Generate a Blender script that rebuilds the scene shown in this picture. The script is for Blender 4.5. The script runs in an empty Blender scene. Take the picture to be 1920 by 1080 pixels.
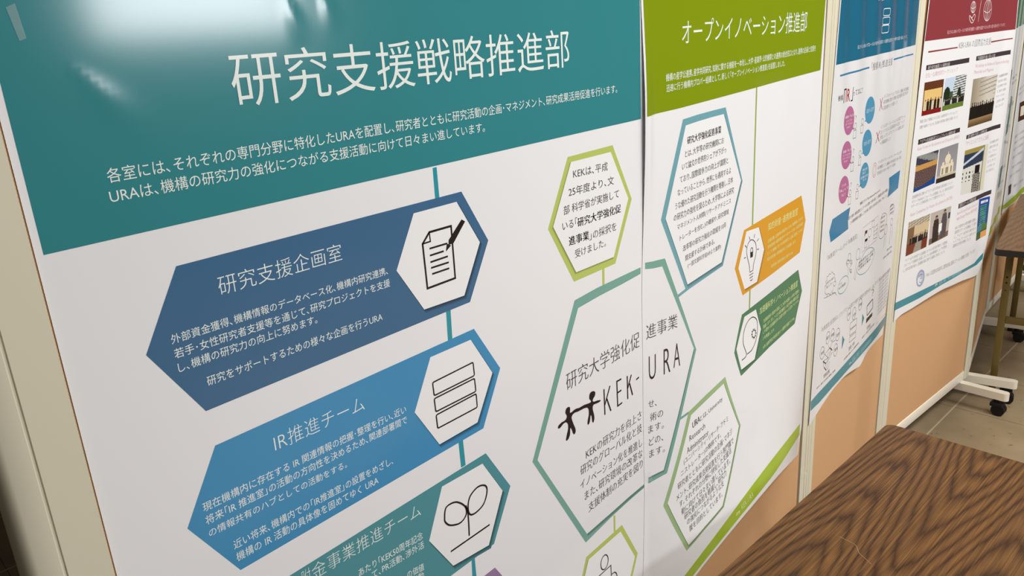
import bpy, bmesh, math, random
from mathutils import Vector, Matrix
random.seed(4)
SC = bpy.context.scene
COL = SC.collection
H = 1.71                                   # eye height of the photographer

# ------------------------------------------------------------------ camera
F = 1482.0                                 # focal length in pixels of the 1920 px wide frame
AX = Vector((0.66075226, -0.26958146, 0.70052287))     # rows: world axes seen from the camera (x right, y down, z ahead)
AY = Vector((-0.74811196, -0.16053549, 0.64386089))
AZ = Vector((-0.06111418, -0.94950208, -0.30775131))
cam_d = bpy.data.cameras.new('camera')
cam = bpy.data.objects.new('camera', cam_d); COL.objects.link(cam)
cam_d.sensor_width = 36.0; cam_d.lens = F / 1920.0 * 36.0
cam_d.clip_start = 0.02
cam.matrix_world = Matrix(((AX.x, -AX.y, -AX.z, 0), (AY.x, -AY.y, -AY.z, 0), (AZ.x, -AZ.y, -AZ.z, H), (0, 0, 0, 1)))
SC.camera = cam
def ray(x, y):
    c = Vector((x - 960, y - 540, F))
    return Vector((AX.dot(c), AY.dot(c), AZ.dot(c)))
def on_floor(x, y, z=0.0):
    r = ray(x, y); t = (z - H) / r.z
    return Vector((r.x * t, r.y * t, z))

# ------------------------------------------------------------------ world, lamps, exposure
SC.view_settings.view_transform = 'Standard'
SC.view_settings.look = 'None'
SC.view_settings.gamma = 1.0
SC.view_settings.exposure = -0.48
SC.view_settings.use_curve_mapping = False
W = bpy.data.worlds.new('room_light'); SC.world = W; W.use_nodes = True
bg = W.node_tree.nodes['Background']
bg.inputs[0].default_value = (1.0, 0.97, 0.94, 1); bg.inputs[1].default_value = 0.09
def area(name, loc, to, sx, sy, power, col=(1, 1, 1)):
    d = bpy.data.lights.new(name, 'AREA'); d.shape = 'RECTANGLE'; d.size = sx; d.size_y = sy
    d.energy = power; d.color = col
    o = bpy.data.objects.new(name, d); COL.objects.link(o)
    o.location = loc
    o.rotation_euler = (Vector(to) - Vector(loc)).to_track_quat('-Z', 'Y').to_euler()
    return o
WARM = (1.0, 0.975, 0.935)
for lx in (1.2, 3.1, 5.1):
    for ly, pw in ((-0.65, 60), (-2.9, 6)):
        area('ceiling_lamp', (lx, ly, 2.75), (lx, ly, 0), 1.25, 0.5, pw, WARM)
# daylight window of the hall, behind the photographer
area('window_daylight', (3.3, -4.6, 2.07), (3.3, 0, 2.07), 1.75, 0.64, 112, (0.98, 0.97, 1.0))

# ------------------------------------------------------------------ helpers
def lin(c):
    c = c / 255.0
    return c / 12.92 if c <= 0.04045 else ((c + 0.055) / 1.055) ** 2.4
KEY = 0.86
def rgb(c, k=1.0): return tuple(min(0.92, lin(v) / KEY * k) for v in c) + (1.0,)
MATS = {}
def mat(name, c, rough=0.5, spec=0.5, bump=None, metal=0.0, k=1.0):
    if name in MATS: return MATS[name]
    m = bpy.data.materials.new(name); m.use_nodes = True
    nt = m.node_tree; b = nt.nodes['Principled BSDF']
    b.inputs['Base Color'].default_value = rgb(c, k)
    b.inputs['Roughness'].default_value = rough
    b.inputs['Specular IOR Level'].default_value = spec
    b.inputs['Metallic'].default_value = metal
    if bump:
        sc, st, di = bump
        tc = nt.nodes.new('ShaderNodeTexCoord'); n = nt.nodes.new('ShaderNodeTexNoise')
        n.inputs['Scale'].default_value = sc; n.inputs['Detail'].default_value = 2
        bp = nt.nodes.new('ShaderNodeBump'); bp.inputs['Strength'].default_value = st; bp.inputs['Distance'].default_value = di
        nt.links.new(tc.outputs['Object'], n.inputs['Vector']); nt.links.new(n.outputs['Fac'], bp.inputs['Height'])
        nt.links.new(bp.outputs['Normal'], b.inputs['Normal'])
    MATS[name] = m
    return m
def ink(name, c, k=1.0):                   # colours printed on coated poster paper
    return mat('ink_' + name, c, rough=0.13, spec=0.47, k=k)
def empty(name, loc, label=None, cat=None, group=None, rot=0.0):
    o = bpy.data.objects.new(name, None); COL.objects.link(o)
    o.empty_display_size = 0.05
    o.location = loc; o.rotation_euler = (0, 0, rot)
    if label: o['label'] = label; o['category'] = cat
    if group: o['group'] = group
    return o
def link(name, me, m, parent=None):
    o = bpy.data.objects.new(name, me); COL.objects.link(o)
    if m: me.materials.append(m)
    if parent: o.parent = parent
    return o
def box_bm(bm, c, s, rotz=0.0, bev=0.0, seg=2):
    r = bmesh.ops.create_cube(bm, size=1.0)
    vs = r['verts']
    for v in vs: v.co = Vector((v.co.x * s[0], v.co.y * s[1], v.co.z * s[2]))
    if bev > 0:
        es = list({e for v in vs for e in v.link_edges})
        rb = bmesh.ops.bevel(bm, geom=es, offset=bev, segments=seg, affect='EDGES', profile=0.5)
        vs = list({v for f in rb['faces'] for v in f.verts} | {v for v in vs if v.is_valid})
    M = Matrix.Translation(c) @ Matrix.Rotation(rotz, 4, 'Z')
    for v in vs: v.co = M @ v.co
    return vs
def box(name, c, s, m, parent=None, bev=0.0, rotz=0.0, seg=2):
    bm = bmesh.new(); box_bm(bm, c, s, rotz, bev, seg)
    return from_bm(name, bm, m, parent, bev > 0)
def from_bm(name, bm, m, parent=None, smooth=False):
    me = bpy.data.meshes.new(name); bm.to_mesh(me); bm.free()
    if smooth:
        for p in me.polygons: p.use_smooth = True
        try: me.set_sharp_from_angle(angle=math.radians(40))
        except Exception: pass
    return link(name, me, m, parent)
def cyl_bm(bm, a, b, r0, r1=None, n=20):
    a = Vector(a); b = Vector(b); r1 = r0 if r1 is None else r1
    q = (b - a).to_track_quat('Z', 'Y').to_matrix().to_4x4()
    bmesh.ops.create_cone(bm, cap_ends=True, segments=n, radius1=r0, radius2=r1, depth=(b - a).length,
                          matrix=Matrix.Translation((a + b) / 2) @ q)
def extrude_profile(name, pts, z0, z1, m, parent=None, smooth=True):     # 2-D outline pulled up along z
    bm = bmesh.new()
    lo = [bm.verts.new((x, y, z0)) for x, y in pts]; hi = [bm.verts.new((x, y, z1)) for x, y in pts]
    n = len(pts)
    bm.faces.new(lo[::-1]); bm.faces.new(hi)
    for i in range(n): bm.faces.new((lo[i], lo[(i + 1) % n], hi[(i + 1) % n], hi[i]))
    bmesh.ops.recalc_face_normals(bm, faces=bm.faces)
    return from_bm(name, bm, m, parent, smooth)

# ------------------------------------------------------------------ printed sheets on the boards
class Board:                               # a vertical board plane: origin, heading
    def __init__(s, ox, oy, deg, length):
        s.a = math.radians(deg); s.O = Vector((ox, oy)); s.e = Vector((math.cos(s.a), math.sin(s.a)))
        s.n = Vector((math.sin(s.a), -math.cos(s.a))); s.L = length
    def end(s): return s.O + s.e * s.L
TEXT_JOBS = []
NARROW = str.maketrans('、。「」・', '､｡｢｣･')   # tight setting of the punctuation
def grid_cut(bm, cell):
    for ax in (0, 1):
        lo = min(v.co[ax] for v in bm.verts); hi = max(v.co[ax] for v in bm.verts)
        k = math.ceil((lo - 0.00137) / cell + 1e-6)
        while k * cell + 0.00137 < hi - 1e-6:
            co = Vector((0, 0, 0)); co[ax] = k * cell + 0.00137; no = Vector((0, 0, 0)); no[ax] = 1
            bmesh.ops.bisect_plane(bm, geom=bm.verts[:] + bm.edges[:] + bm.faces[:], plane_co=co, plane_no=no, dist=1e-6)
            k += 1
LAYER = 0.0001
class Sheet:
    def __init__(s, board, wf, name, label, cat='poster', group=None):
        s.b = board; s.wf = wf; s.cell = 0.012
        s.root = None; s.name = name; s.label = label; s.cat = cat; s.group = group
    def P(s, u, v, off=0.0):
        w = s.wf(u, v) + off
        q = s.b.O + s.b.e * u + s.b.n * w
        return Vector((q.x, q.y, v + H))
    def N(s, u, v):
        d = 0.0015
        a = s.P(u + d, v) - s.P(u - d, v); c = s.P(u, v + d) - s.P(u, v - d)
        return a.cross(c).normalized()
    def px(s, p):                          # where the line of sight through a photo pixel meets the sheet
        r = ray(*p); rn = r.x * s.b.n.x + r.y * s.b.n.y
        on = s.b.O.dot(s.b.n); w = 0.0; u = v = 0.0
        for _ in range(40):
            t = (on + w) / rn
            u = (Vector((r.x * t, r.y * t)) - s.b.O).dot(s.b.e); v = r.z * t
            w += 0.6 * (s.wf(u, v) - w)
        return (u, v)
    def start(s, u, v):
        s.root = empty(s.name, s.P(u, v), s.label, s.cat, s.group)
    def finish(s, name, me, uv, m, parent, layer):
        L = s.root.location; off = layer * LAYER
        nor = []
        for vt, (u, v) in zip(me.vertices, uv):
            vt.co = s.P(u, v, off) - L
            nor.append(s.N(u, v))
        me.update()
        for p in me.polygons: p.use_smooth = True
        me.normals_split_custom_set_from_vertices(nor)
        return link(name, me, m, parent or s.root)
    def mesh(s, name, polys, m, parent=None, layer=1, cell=None, raw=False):  # polys: lists of photo pixels (or board metres when raw)
        cell = cell or s.cell
        bm = bmesh.new()
        for k, poly in enumerate(polys):
            pts = poly if raw else [s.px(p) for p in poly]
            vs = [bm.verts.new((u, v, 0)) for u, v in pts]
            try: bm.faces.new(vs)
            except ValueError: pass
        bmesh.ops.triangulate(bm, faces=bm.faces[:])
        for f in bm.faces:
            if f.normal.z < 0: f.normal_flip()
        grid_cut(bm, cell)
        me = bpy.data.meshes.new(name); bm.to_mesh(me); bm.free()
        uv = [(v.co.x, v.co.y) for v in me.vertices]
        return s.finish(name, me, uv, m, parent, layer)
    def strokes(s, name, lines, wpx, m, parent=None, layer=3):  # drawn lines; each item: list of pixels (closed when first == last)
        bm = bmesh.new()
        for ln in lines:
            w = wpx
            if isinstance(ln, tuple) and isinstance(ln[0], list): ln, w = ln
            q0 = s.px(ln[0]); q1 = s.px((ln[0][0], ln[0][1] + 1.0)); hw = abs(q1[1] - q0[1]) * w / 2
            pts = [Vector(s.px(p)) for p in ln]
            closed = (pts[0] - pts[-1]).length < 1e-7
            if closed: pts = pts[:-1]
            n = len(pts); L = []; R = []
            for i in range(n):
                a = pts[i - 1] if (i > 0 or closed) else None
                c = pts[(i + 1) % n] if (i < n - 1 or closed) else None
                d1 = (pts[i] - a).normalized() if a is not None else None
                d2 = (c - pts[i]).normalized() if c is not None else None
                if d1 is None: d1 = d2
                if d2 is None: d2 = d1
                t = (d1 + d2)
                t = t.normalized() if t.length > 1e-6 else d1
                nn = Vector((-t.y, t.x)); k = max(0.35, nn.dot(Vector((-d1.y, d1.x))))
                L.append(bm.verts.new((*(pts[i] + nn * hw / k), 0))); R.append(bm.verts.new((*(pts[i] - nn * hw / k), 0)))
            for i in range(n if closed else n - 1):
                j = (i + 1) % n
                f = bm.faces.new((R[i], R[j], L[j], L[i]))
        bm.normal_update()
        for f in bm.faces:
            if f.normal.z < 0: f.normal_flip()
        me = bpy.data.meshes.new(name); bm.to_mesh(me); bm.free()
        uv = [(v.co.x, v.co.y) for v in me.vertices]
        return s.finish(name, me, uv, m, parent, layer)
    def text(s, name, lines, m, parent=None, layer=3, res=2, off=0.0, T=None, cut=0.0):
        # lines: (string, (left, bottom) px, (right, bottom) px, height px[, weight])
        T = T or (lambda x, y: (x, y)); sc = (Vector(T(0, 1)) - Vector(T(0, 0))).y
        me = bpy.data.meshes.new(name); o = link(name, me, m, parent or s.root)
        job = dict(sheet=s, obj=o, layer=layer, items=[], cut=cut)
        for ln in lines:
            st, bl, br, h = ln[:4]; wt = ln[4] if len(ln) > 4 else off
            bold = wt > 0.015; wt = 0.0 if bold else wt
            c = bpy.data.curves.new('t', 'FONT'); c.body = st.translate(NARROW); c.resolution_u = res; c.offset = wt; c.fill_mode = 'BOTH'
            to = bpy.data.objects.new('t', c); COL.objects.link(to)
            bl = T(*bl); br = T(*br)
            a = s.px(bl); b = s.px(br)
            hv = s.px((bl[0], bl[1] - h * sc))[1] - a[1] if h else None
            job['items'].append((to, c, a, b, hv))
            if bold:                       # heavy type: the same run set again a hair to either side
                d = 0.020 * (hv or 0.02)
                for k in (-1, 1): job['items'].append((to, c, (a[0] + k * d, a[1]), (b[0] + k * d, b[1]), hv))
        TEXT_JOBS.append(job)
        return o
    def picture(s, name, quad, nx, ny, fn, parent=None, layer=2):  # a printed photograph, its colours in a vertex attribute
        q = [Vector(s.px(p)) for p in quad]                       # TL TR BR BL
        verts = []; faces = []; uv = []; cols = []
        for j in range(ny):
            for i in range(nx):
                b0 = len(uv)
                for (di, dj) in ((0, 1), (1, 1), (1, 0), (0, 0)):
                    x = (i + di) / nx; y = (j + dj) / ny
                    p = q[0].lerp(q[1], x).lerp(q[3].lerp(q[2], x), y); uv.append((p.x, p.y))
                faces.append((b0, b0 + 1, b0 + 2, b0 + 3))
                cols.append(fn((i + .5) / nx, (j + .5) / ny))
        me = bpy.data.meshes.new(name); me.from_pydata([(0, 0, 0)] * len(uv), [], faces)
        at = me.color_attributes.new('ink', 'FLOAT_COLOR', 'CORNER')
        for p in me.polygons:
            for li in p.loop_indices: at.data[li].color = rgb(cols[p.index])
        return s.finish(name, me, uv, PHOTO, parent, layer)
def photo_mat():
    m = mat('ink_photograph', (128, 128, 128), 0.14, 0.4); nt = m.node_tree
    a = nt.nodes.new('ShaderNodeAttribute'); a.attribute_name = 'ink'
    nt.links.new(a.outputs['Color'], nt.nodes['Principled BSDF'].inputs['Base Color'])
    return m
PHOTO = photo_mat()
def flush_text():
    bpy.context.view_layer.update()
    dg = bpy.context.evaluated_depsgraph_get()
    for job in TEXT_JOBS:
        s = job['sheet']; allv = []; allf = []
        for (to, c, a, b, hv) in job['items']:
            me = to.evaluated_get(dg).to_mesh()
            if len(me.vertices):
                xs = [v.co.x for v in me.vertices]; ys = [v.co.y for v in me.vertices]
                x0, x1, y0, y1 = min(xs), max(xs), min(ys), max(ys)
                L = math.hypot(b[0] - a[0], b[1] - a[1]); kx = 1.0 / (x1 - x0)
                ky = hv / (y1 - y0) if hv else L * kx
                base = len(allv)
                for v in me.vertices:
                    f = (v.co.x - x0) * kx
                    allv.append((a[0] + (b[0] - a[0]) * f, a[1] + (b[1] - a[1]) * f + (v.co.y - y0) * ky))
                for p in me.polygons: allf.append([base + i for i in p.vertices])
            to.evaluated_get(dg).to_mesh_clear()
        me = job['obj'].data
        if job['cut']:                     # large letters follow the swell of the paper
            me.from_pydata([(u, v, 0) for u, v in allv], [], allf)
            bm = bmesh.new(); bm.from_mesh(me); grid_cut(bm, job['cut'])
            me.clear_geometry(); bm.to_mesh(me); bm.free()
            allv = [(v.co.x, v.co.y) for v in me.vertices]
        else:
            me.from_pydata([(0, 0, 0)] * len(allv), [], allf)
        L = s.root.location; off = job['layer'] * LAYER; nor = []
        for vt, (u, v) in zip(me.vertices, allv):
            vt.co = s.P(u, v, off) - L; nor.append(s.N(u, v))
        me.update()
        for p in me.polygons: p.use_smooth = True
        me.normals_split_custom_set_from_vertices(nor)
    for to, c in {(it[0], it[1]) for job in TEXT_JOBS for it in job['items']}:
        bpy.data.objects.remove(to); bpy.data.curves.remove(c)
def crop(x0, y0, k): return lambda x, y: (x0 + x * k, y0 + y * k)
def M(T, pts): return [T(*p) for p in pts]
def ell(cx, cy, rx, ry, n=28, tilt=0.0, T=None):
    r = []
    for i in range(n):
        a = 2 * math.pi * i / n; x = rx * math.cos(a); y = ry * math.sin(a)
        r.append((cx + x * math.cos(tilt) - y * math.sin(tilt), cy + x * math.sin(tilt) + y * math.cos(tilt)))
    return M(T, r) if T else r
def close(p): return p + [p[0]]
def smooth(pts, n=6, closed=True):         # Catmull-Rom through the points
    r = []; m = len(pts)
    for i in range(m if closed else m - 1):
        p = [Vector(pts[(i + k) % m]) if closed else Vector(pts[max(0, min(m - 1, i + k))]) for k in (-1, 0, 1, 2)]
        for j in range(n):
            t = j / n
            q = 0.5 * ((2 * p[1]) + (p[2] - p[0]) * t + (2 * p[0] - 5 * p[1] + 4 * p[2] - p[3]) * t * t + (3 * p[1] - p[0] - 3 * p[2] + p[3]) * t ** 3)
            r.append(tuple(q))
    if not closed: r.append(tuple(pts[-1]))
    return r

# ------------------------------------------------------------------ boards
BA = Board(0.154, 0.7258, 0.0, 1.798)
BB = Board(BA.end().x, BA.end().y, 4.66, 0.902)
BC = Board(BB.end().x, BB.end().y, -6.5, 0.899)
BD = Board(BC.end().x + 0.002, BC.end().y, 7.5, 0.9)
BE = Board(BD.end().x, BD.end().y, -1.0, 0.9)

# ------------------------------------------------------------------ materials of the place
CREAM = mat('cream_painted_metal', (202, 197, 176), 0.45, 0.3)
WHITE_METAL = mat('white_painted_metal', (224, 218, 202), 0.4, 0.45)
BLACK_RUBBER = mat('black_rubber', (22, 20, 20), 0.55, 0.3)
BLACK_EDGE = mat('black_plastic_edge', (34, 31, 30), 0.5, 0.4)
OLIVE = mat('olive_painted_steel', (102, 88, 44), 0.45, 0.4)
STEEL = mat('grey_brushed_metal', (150, 150, 142), 0.35, 0.5, metal=0.3)
WALL = mat('plaster', (112, 100, 82), 0.9, 0.2)

def fabric():
    m = mat('tan_woven_fabric', (186, 145, 106), 0.9, 0.15); nt = m.node_tree; b = nt.nodes['Principled BSDF']
    tc = nt.nodes.new('ShaderNodeTexCoord'); sx = nt.nodes.new('ShaderNodeSeparateXYZ')
    nt.links.new(tc.outputs['Object'], sx.inputs[0])
    def wave(out, k):
        a = nt.nodes.new('ShaderNodeMath'); a.operation = 'MULTIPLY'; a.inputs[1].default_value = k; nt.links.new(out, a.inputs[0])
        s = nt.nodes.new('ShaderNodeMath'); s.operation = 'SINE'; nt.links.new(a.outputs[0], s.inputs[0]); return s
    p = nt.nodes.new('ShaderNodeMath'); p.operation = 'MULTIPLY'
    nt.links.new(wave(sx.outputs['X'], 2 * math.pi / 0.0034).outputs[0], p.inputs[0])
    nt.links.new(wave(sx.outputs['Z'], 2 * math.pi / 0.0034).outputs[0], p.inputs[1])
    mr = nt.nodes.new('ShaderNodeMapRange'); mr.inputs['From Min'].default_value = -1; mr.inputs['From Max'].default_value = 1
    nt.links.new(p.outputs[0], mr.inputs['Value'])
    mx = nt.nodes.new('ShaderNodeMix'); mx.data_type = 'RGBA'
    mx.inputs['A'].default_value = rgb((178, 131, 92)); mx.inputs['B'].default_value = rgb((209, 170, 127))
    nt.links.new(mr.outputs['Result'], mx.inputs['Factor']); nt.links.new(mx.outputs['Result'], b.inputs['Base Color'])
    bp = nt.nodes.new('ShaderNodeBump'); bp.inputs['Strength'].default_value = 0.35; bp.inputs['Distance'].default_value = 0.0006
    nt.links.new(p.outputs[0], bp.inputs['Height']); nt.links.new(bp.outputs['Normal'], b.inputs['Normal'])
    return m
FABRIC = fabric()

def wood(name, light, dark, cathedral=1.0):
    m = mat(name, light, 0.42, 0.25); nt = m.node_tree; b = nt.nodes['Principled BSDF']
    N = nt.nodes.new; Lk = nt.links.new
    tc = N('ShaderNodeTexCoord')
    def mapped(sx, sy):
        mp = N('ShaderNodeMapping'); mp.inputs['Scale'].default_value = (sx, sy, 1); Lk(tc.outputs['Object'], mp.inputs['Vector']); return mp
    def noise(mp, scale, det, rough=0.5):
        n = N('ShaderNodeTexNoise'); n.inputs['Scale'].default_value = scale; n.inputs['Detail'].default_value = det
        n.inputs['Roughness'].default_value = rough; Lk(mp.outputs[0], n.inputs['Vector']); return n
    def math_(op, a, v):
        q = N('ShaderNodeMath'); q.operation = op
        for i, x in enumerate((a, v)):
            if isinstance(x, (int, float)): q.inputs[i].default_value = x
            else: Lk(x, q.inputs[i])
        return q.outputs[0]
    # flat-sawn grain: nested arches along the board's middle, straight lines between
    sep = N('ShaderNodeSeparateXYZ'); Lk(tc.outputs['Object'], sep.inputs[0])
    swell = noise(mapped(2.2, 9.0), 1.0, 2.0, 0.5).outputs['Fac']
    wide = noise(mapped(0.9, 60.0), 1.0, 2.0, 0.5).outputs['Fac']
    fine = noise(mapped(1.3, 300.0), 1.0, 3.0, 0.6).outputs['Fac']
    pores = noise(mapped(26.0, 1000.0), 1.0, 1.0, 0.5).outputs['Fac']
    arch = math_('COSINE', math_('MULTIPLY', math_('ADD', sep.outputs['Y'], 0.10), 2 * math.pi / 0.27), 0.0)
    cyc = math_('ADD', math_('MULTIPLY', arch, -2.9 * cathedral), math_('MULTIPLY', sep.outputs['X'], 8.0))
    cyc = math_('ADD', cyc, math_('ADD', math_('MULTIPLY', swell, 2.2), math_('MULTIPLY', wide, 1.0)))
    ph = math_('MULTIPLY', cyc, 2 * math.pi)
    r1 = math_('POWER', math_('ADD', math_('MULTIPLY', math_('SINE', ph, 0.0), 0.5), 0.5), 0.35)
    t = math_('ADD', math_('MULTIPLY', r1, 0.30), math_('ADD', math_('MULTIPLY', fine, 0.72), math_('MULTIPLY', pores, 0.25)))
    cr = N('ShaderNodeValToRGB'); e = cr.color_ramp.elements
    e[0].position = 0.50; e[0].color = rgb(dark); e[1].position = 0.92; e[1].color = rgb(light)
    mid = e.new(0.70); mid.color = rgb(tuple((1.0 * l + 1.0 * d) / 2.0 for l, d in zip(light, dark)))
    Lk(t, cr.inputs['Fac']); Lk(cr.outputs['Color'], b.inputs['Base Color'])
    return m
WOOD = wood('brown_wood_laminate', (120, 84, 43), (56, 32, 10))
WOOD_PALE = wood('pale_wood_laminate', (118, 90, 60), (90, 64, 38), 0.6)

def floor_mat():
    m = mat('beige_stone_tile', (150, 134, 106), 0.42, 0.4); nt = m.node_tree; b = nt.nodes['Principled BSDF']
    N = nt.nodes.new; Lk = nt.links.new
    tc = N('ShaderNodeTexCoord'); sp = N('ShaderNodeSeparateXYZ'); Lk(tc.outputs['Object'], sp.inputs[0])
    n1 = N('ShaderNodeTexNoise'); n1.inputs['Scale'].default_value = 3.2; n1.inputs['Detail'].default_value = 4; Lk(tc.outputs['Object'], n1.inputs['Vector'])
    n2 = N('ShaderNodeTexNoise'); n2.inputs['Scale'].default_value = 26; n2.inputs['Detail'].default_value = 5; Lk(tc.outputs['Object'], n2.inputs['Vector'])
    cr = N('ShaderNodeValToRGB'); e = cr.color_ramp.elements
    e[0].position = 0.3; e[0].color = rgb((124, 108, 83)); e[1].position = 0.7; e[1].color = rgb((154, 136, 107)); Lk(n1.outputs['Fac'], cr.inputs['Fac'])
    sp2 = N('ShaderNodeValToRGB'); q = sp2.color_ramp.elements
    q[0].position = 0.27; q[0].color = (0.35, 0.33, 0.3, 1); q[1].position = 0.36; q[1].color = (1, 1, 1, 1); Lk(n2.outputs['Fac'], sp2.inputs['Fac'])
    mul = N('ShaderNodeMix'); mul.data_type = 'RGBA'; mul.blend_type = 'MULTIPLY'; mul.inputs['Factor'].default_value = 1.0
    Lk(cr.outputs['Color'], mul.inputs['A']); Lk(sp2.outputs['Color'], mul.inputs['B'])
    def line(out, half, period):
        a = N('ShaderNodeMath'); a.operation = 'PINGPONG'; a.inputs[1].default_value = period / 2; Lk(out, a.inputs[0])
        c = N('ShaderNodeMath'); c.operation = 'LESS_THAN'; c.inputs[1].default_value = half; Lk(a.outputs[0], c.inputs[0]); return c.outputs[0]
    col = mul.outputs['Result']
    for out, half, c in ((sp.outputs['X'], 0.0016, (84, 72, 52)), (sp.outputs['Y'], 0.0035, (176, 162, 134))):
        mx = N('ShaderNodeMix'); mx.data_type = 'RGBA'; Lk(line(out, half, 0.41), mx.inputs['Factor'])
        Lk(col, mx.inputs['A']); mx.inputs['B'].default_value = rgb(c); col = mx.outputs['Result']
    Lk(col, b.inputs['Base Color'])
    return m

# ------------------------------------------------------------------ the hall
def structure(o): o['kind'] = 'structure'; return o
bm = bmesh.new(); box_bm(bm, (0, 0, -0.05), (24, 18, 0.1))
fl = structure(from_bm('floor', bm, floor_mat())); fl.location = (3.63, 0.71, 0); fl.rotation_euler = (0, 0, math.radians(-4.3))
structure(box('wall_back', (2.5, 4.05, 1.5), (15, 0.1, 3.0), WALL))
structure(box('wall_right', (9.9, -1.0, 1.5), (0.1, 10.0, 3.0), WALL))

# ------------------------------------------------------------------ display boards on casters
TOP = 2.12
def stile_profile(b, u0, u1, outer):       # plan outline of an upright: flat face with a bull-nosed outer side
    f, back = 0.004, -0.034
    pts = []
    def q(u, w): c = b.O + b.e * u + b.n * w; return (c.x, c.y)
    r = (f - back) / 2; mid = (f + back) / 2
    def nose(uc, sgn):
        return [q(uc + sgn * r * 0.8 * math.cos(a), mid + r * math.sin(a)) for a in [math.pi / 2 - math.pi * i / 10 for i in range(11)]]
    groove = 0.0016
    if outer < 0:
        pts = [q(u1, f), q(u0 + 0.0125, f), q(u0 + 0.0115, f - groove), q(u0 + 0.0100, f - groove), q(u0 + 0.0090, f - 0.0004)]
        pts += nose(u0 - 0.004 + 0.0, -1)[1:] + [q(u1, back)]
    else:
        pts = [q(u0, back)] + nose(u1 - r * 0.8, 1)[::-1] + [q(u1 - r * 0.8 - 0.001, f), q(u1 - r * 0.8 - 0.002, f - groove), q(u1 - r * 0.8 - 0.0036, f - groove), q(u1 - r * 0.8 - 0.0046, f), q(u0, f)]
    return pts
def half_profile(b, u0, u1, outer):        # inner uprights: square with one small rounded corner and a shallow groove
    f, back, g = 0.004, -0.034, 0.0016
    def q(u, w): c = b.O + b.e * u + b.n * w; return (c.x, c.y)
    if outer > 0:
        return [q(u0 - 0.014, back), q(u1, back), q(u1, f - 0.005), q(u1 - 0.0012, f - 0.0015), q(u1 - 0.004, f), q(u1 - 0.017, f), q(u1 - 0.018, f - g), q(u1 - 0.020, f - g), q(u1 - 0.021, f), q(u0, f), q(u0, back + 0.008), q(u0 - 0.014, back + 0.008)]
    return [q(u0, back), q(u0, f - 0.005), q(u0 + 0.0012, f - 0.0015), q(u0 + 0.004, f), q(u0 + 0.017, f), q(u0 + 0.018, f - g), q(u0 + 0.020, f - g), q(u0 + 0.021, f), q(u1, f), q(u1, back)][::-1]
SW = 0.0493
def local(b, u, w, z): c = b.O + b.e * u + b.n * w; return Vector((c.x, c.y, z))
def panel(b, label, feet, bull_left=False, left=SW):
    base = local(b, b.L / 2, -0.015, 0.0)
    r = empty('display_board', base, label, 'display board', 'display boards standing in a row')
    def rel(pts): return [(x - base.x, y - base.y) for x, y in pts]
    pl = stile_profile(b, 0.0, SW, -1) if bull_left else half_profile(b, 0.0, left, -1)
    extrude_profile('post', rel(pl), 0.11, TOP, CREAM, r)
    extrude_profile('post', rel(half_profile(b, b.L - SW, b.L - 0.0006, 1)), 0.11, TOP, CREAM, r)
    for z0, z1 in ((0.11, 0.154), (TOP - 0.045, TOP)):
        c = local(b, b.L / 2, -0.015, (z0 + z1) / 2) - base
        box('rail', c, (b.L - 2 * SW, 0.0376, z1 - z0), WHITE_METAL, r, 0.003, b.a)
    bd = box('board', (0, 0, 0), (b.L - 2 * SW - 0.006, 0.022, TOP - 0.154 - 0.045), FABRIC, r)
    bd.location = local(b, b.L / 2 - 0.003, -0.011, (0.154 + TOP - 0.045) / 2) - base; bd.rotation_euler = (0, 0, b.a)
    for u, wf, wb in feet:
        # foot bar with round ends lying across the panel, a caster under each end
        pts = []
        for k in range(17):
            a = math.pi * k / 16; pts.append((u + 0.018 * math.cos(a), wf - 0.018 + 0.018 * math.sin(a)))
        for k in range(17):
            a = math.pi + math.pi * k / 16; pts.append((u + 0.018 * math.cos(a), -wb + 0.018 + 0.018 * math.sin(a)))
        pl = []
        for (uu, ww) in pts: c = local(b, uu, ww, 0); pl.append((c.x - base.x, c.y - base.y))
        ft = extrude_profile('foot', pl, 0.075, 0.109, WHITE_METAL, r)
        for w in (wf - 0.045, -wb + 0.045):
            c = local(b, u, w, 0) - base
            bmc = bmesh.new()
            ax = Vector((b.e.x, b.e.y, 0)); off = Vector((b.n.x, b.n.y, 0)) * 0.012
            for sgn in (-1, 1):
                o = c + off + ax * sgn * 0.011 + Vector((0, 0, 0.0265))
                cyl_bm(bmc, o - ax * 0.008, o + ax * 0.008, 0.0262, n=24)
            cyl_bm(bmc, c + Vector((0, 0, 0.045)), c + Vector((0, 0, 0.075)), 0.011, n=16)
            box_bm(bmc, c + off * 0.4 + Vector((0, 0, 0.05)), (0.046, 0.05, 0.018), b.a, 0.004)
            from_bm('caster', bmc, BLACK_RUBBER, ft, True)
    return r
panel(BA, 'wide tan fabric display board behind the teal and bright green headed posters', [(0.30, 0.2, 0.2), (1.5, 0.10, 0.2)], True)
panel(BB, 'tan fabric display board behind the blue headed poster', [])
panel(BC, 'tan fabric display board behind the red headed poster, its white foot showing', [(BC.L - 0.07, 0.195, 0.2)], False, SW + 0.009)
panel(BD, 'narrowly seen tan display board turned away beyond the red headed poster', [(0.035, 0.195, 0.2), (BD.L - 0.06, 0.2, 0.2)])
panel(BE, 'farthest tan display board behind the second wooden table', [(BE.L - 0.06, 0.2, 0.2)])

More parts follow.
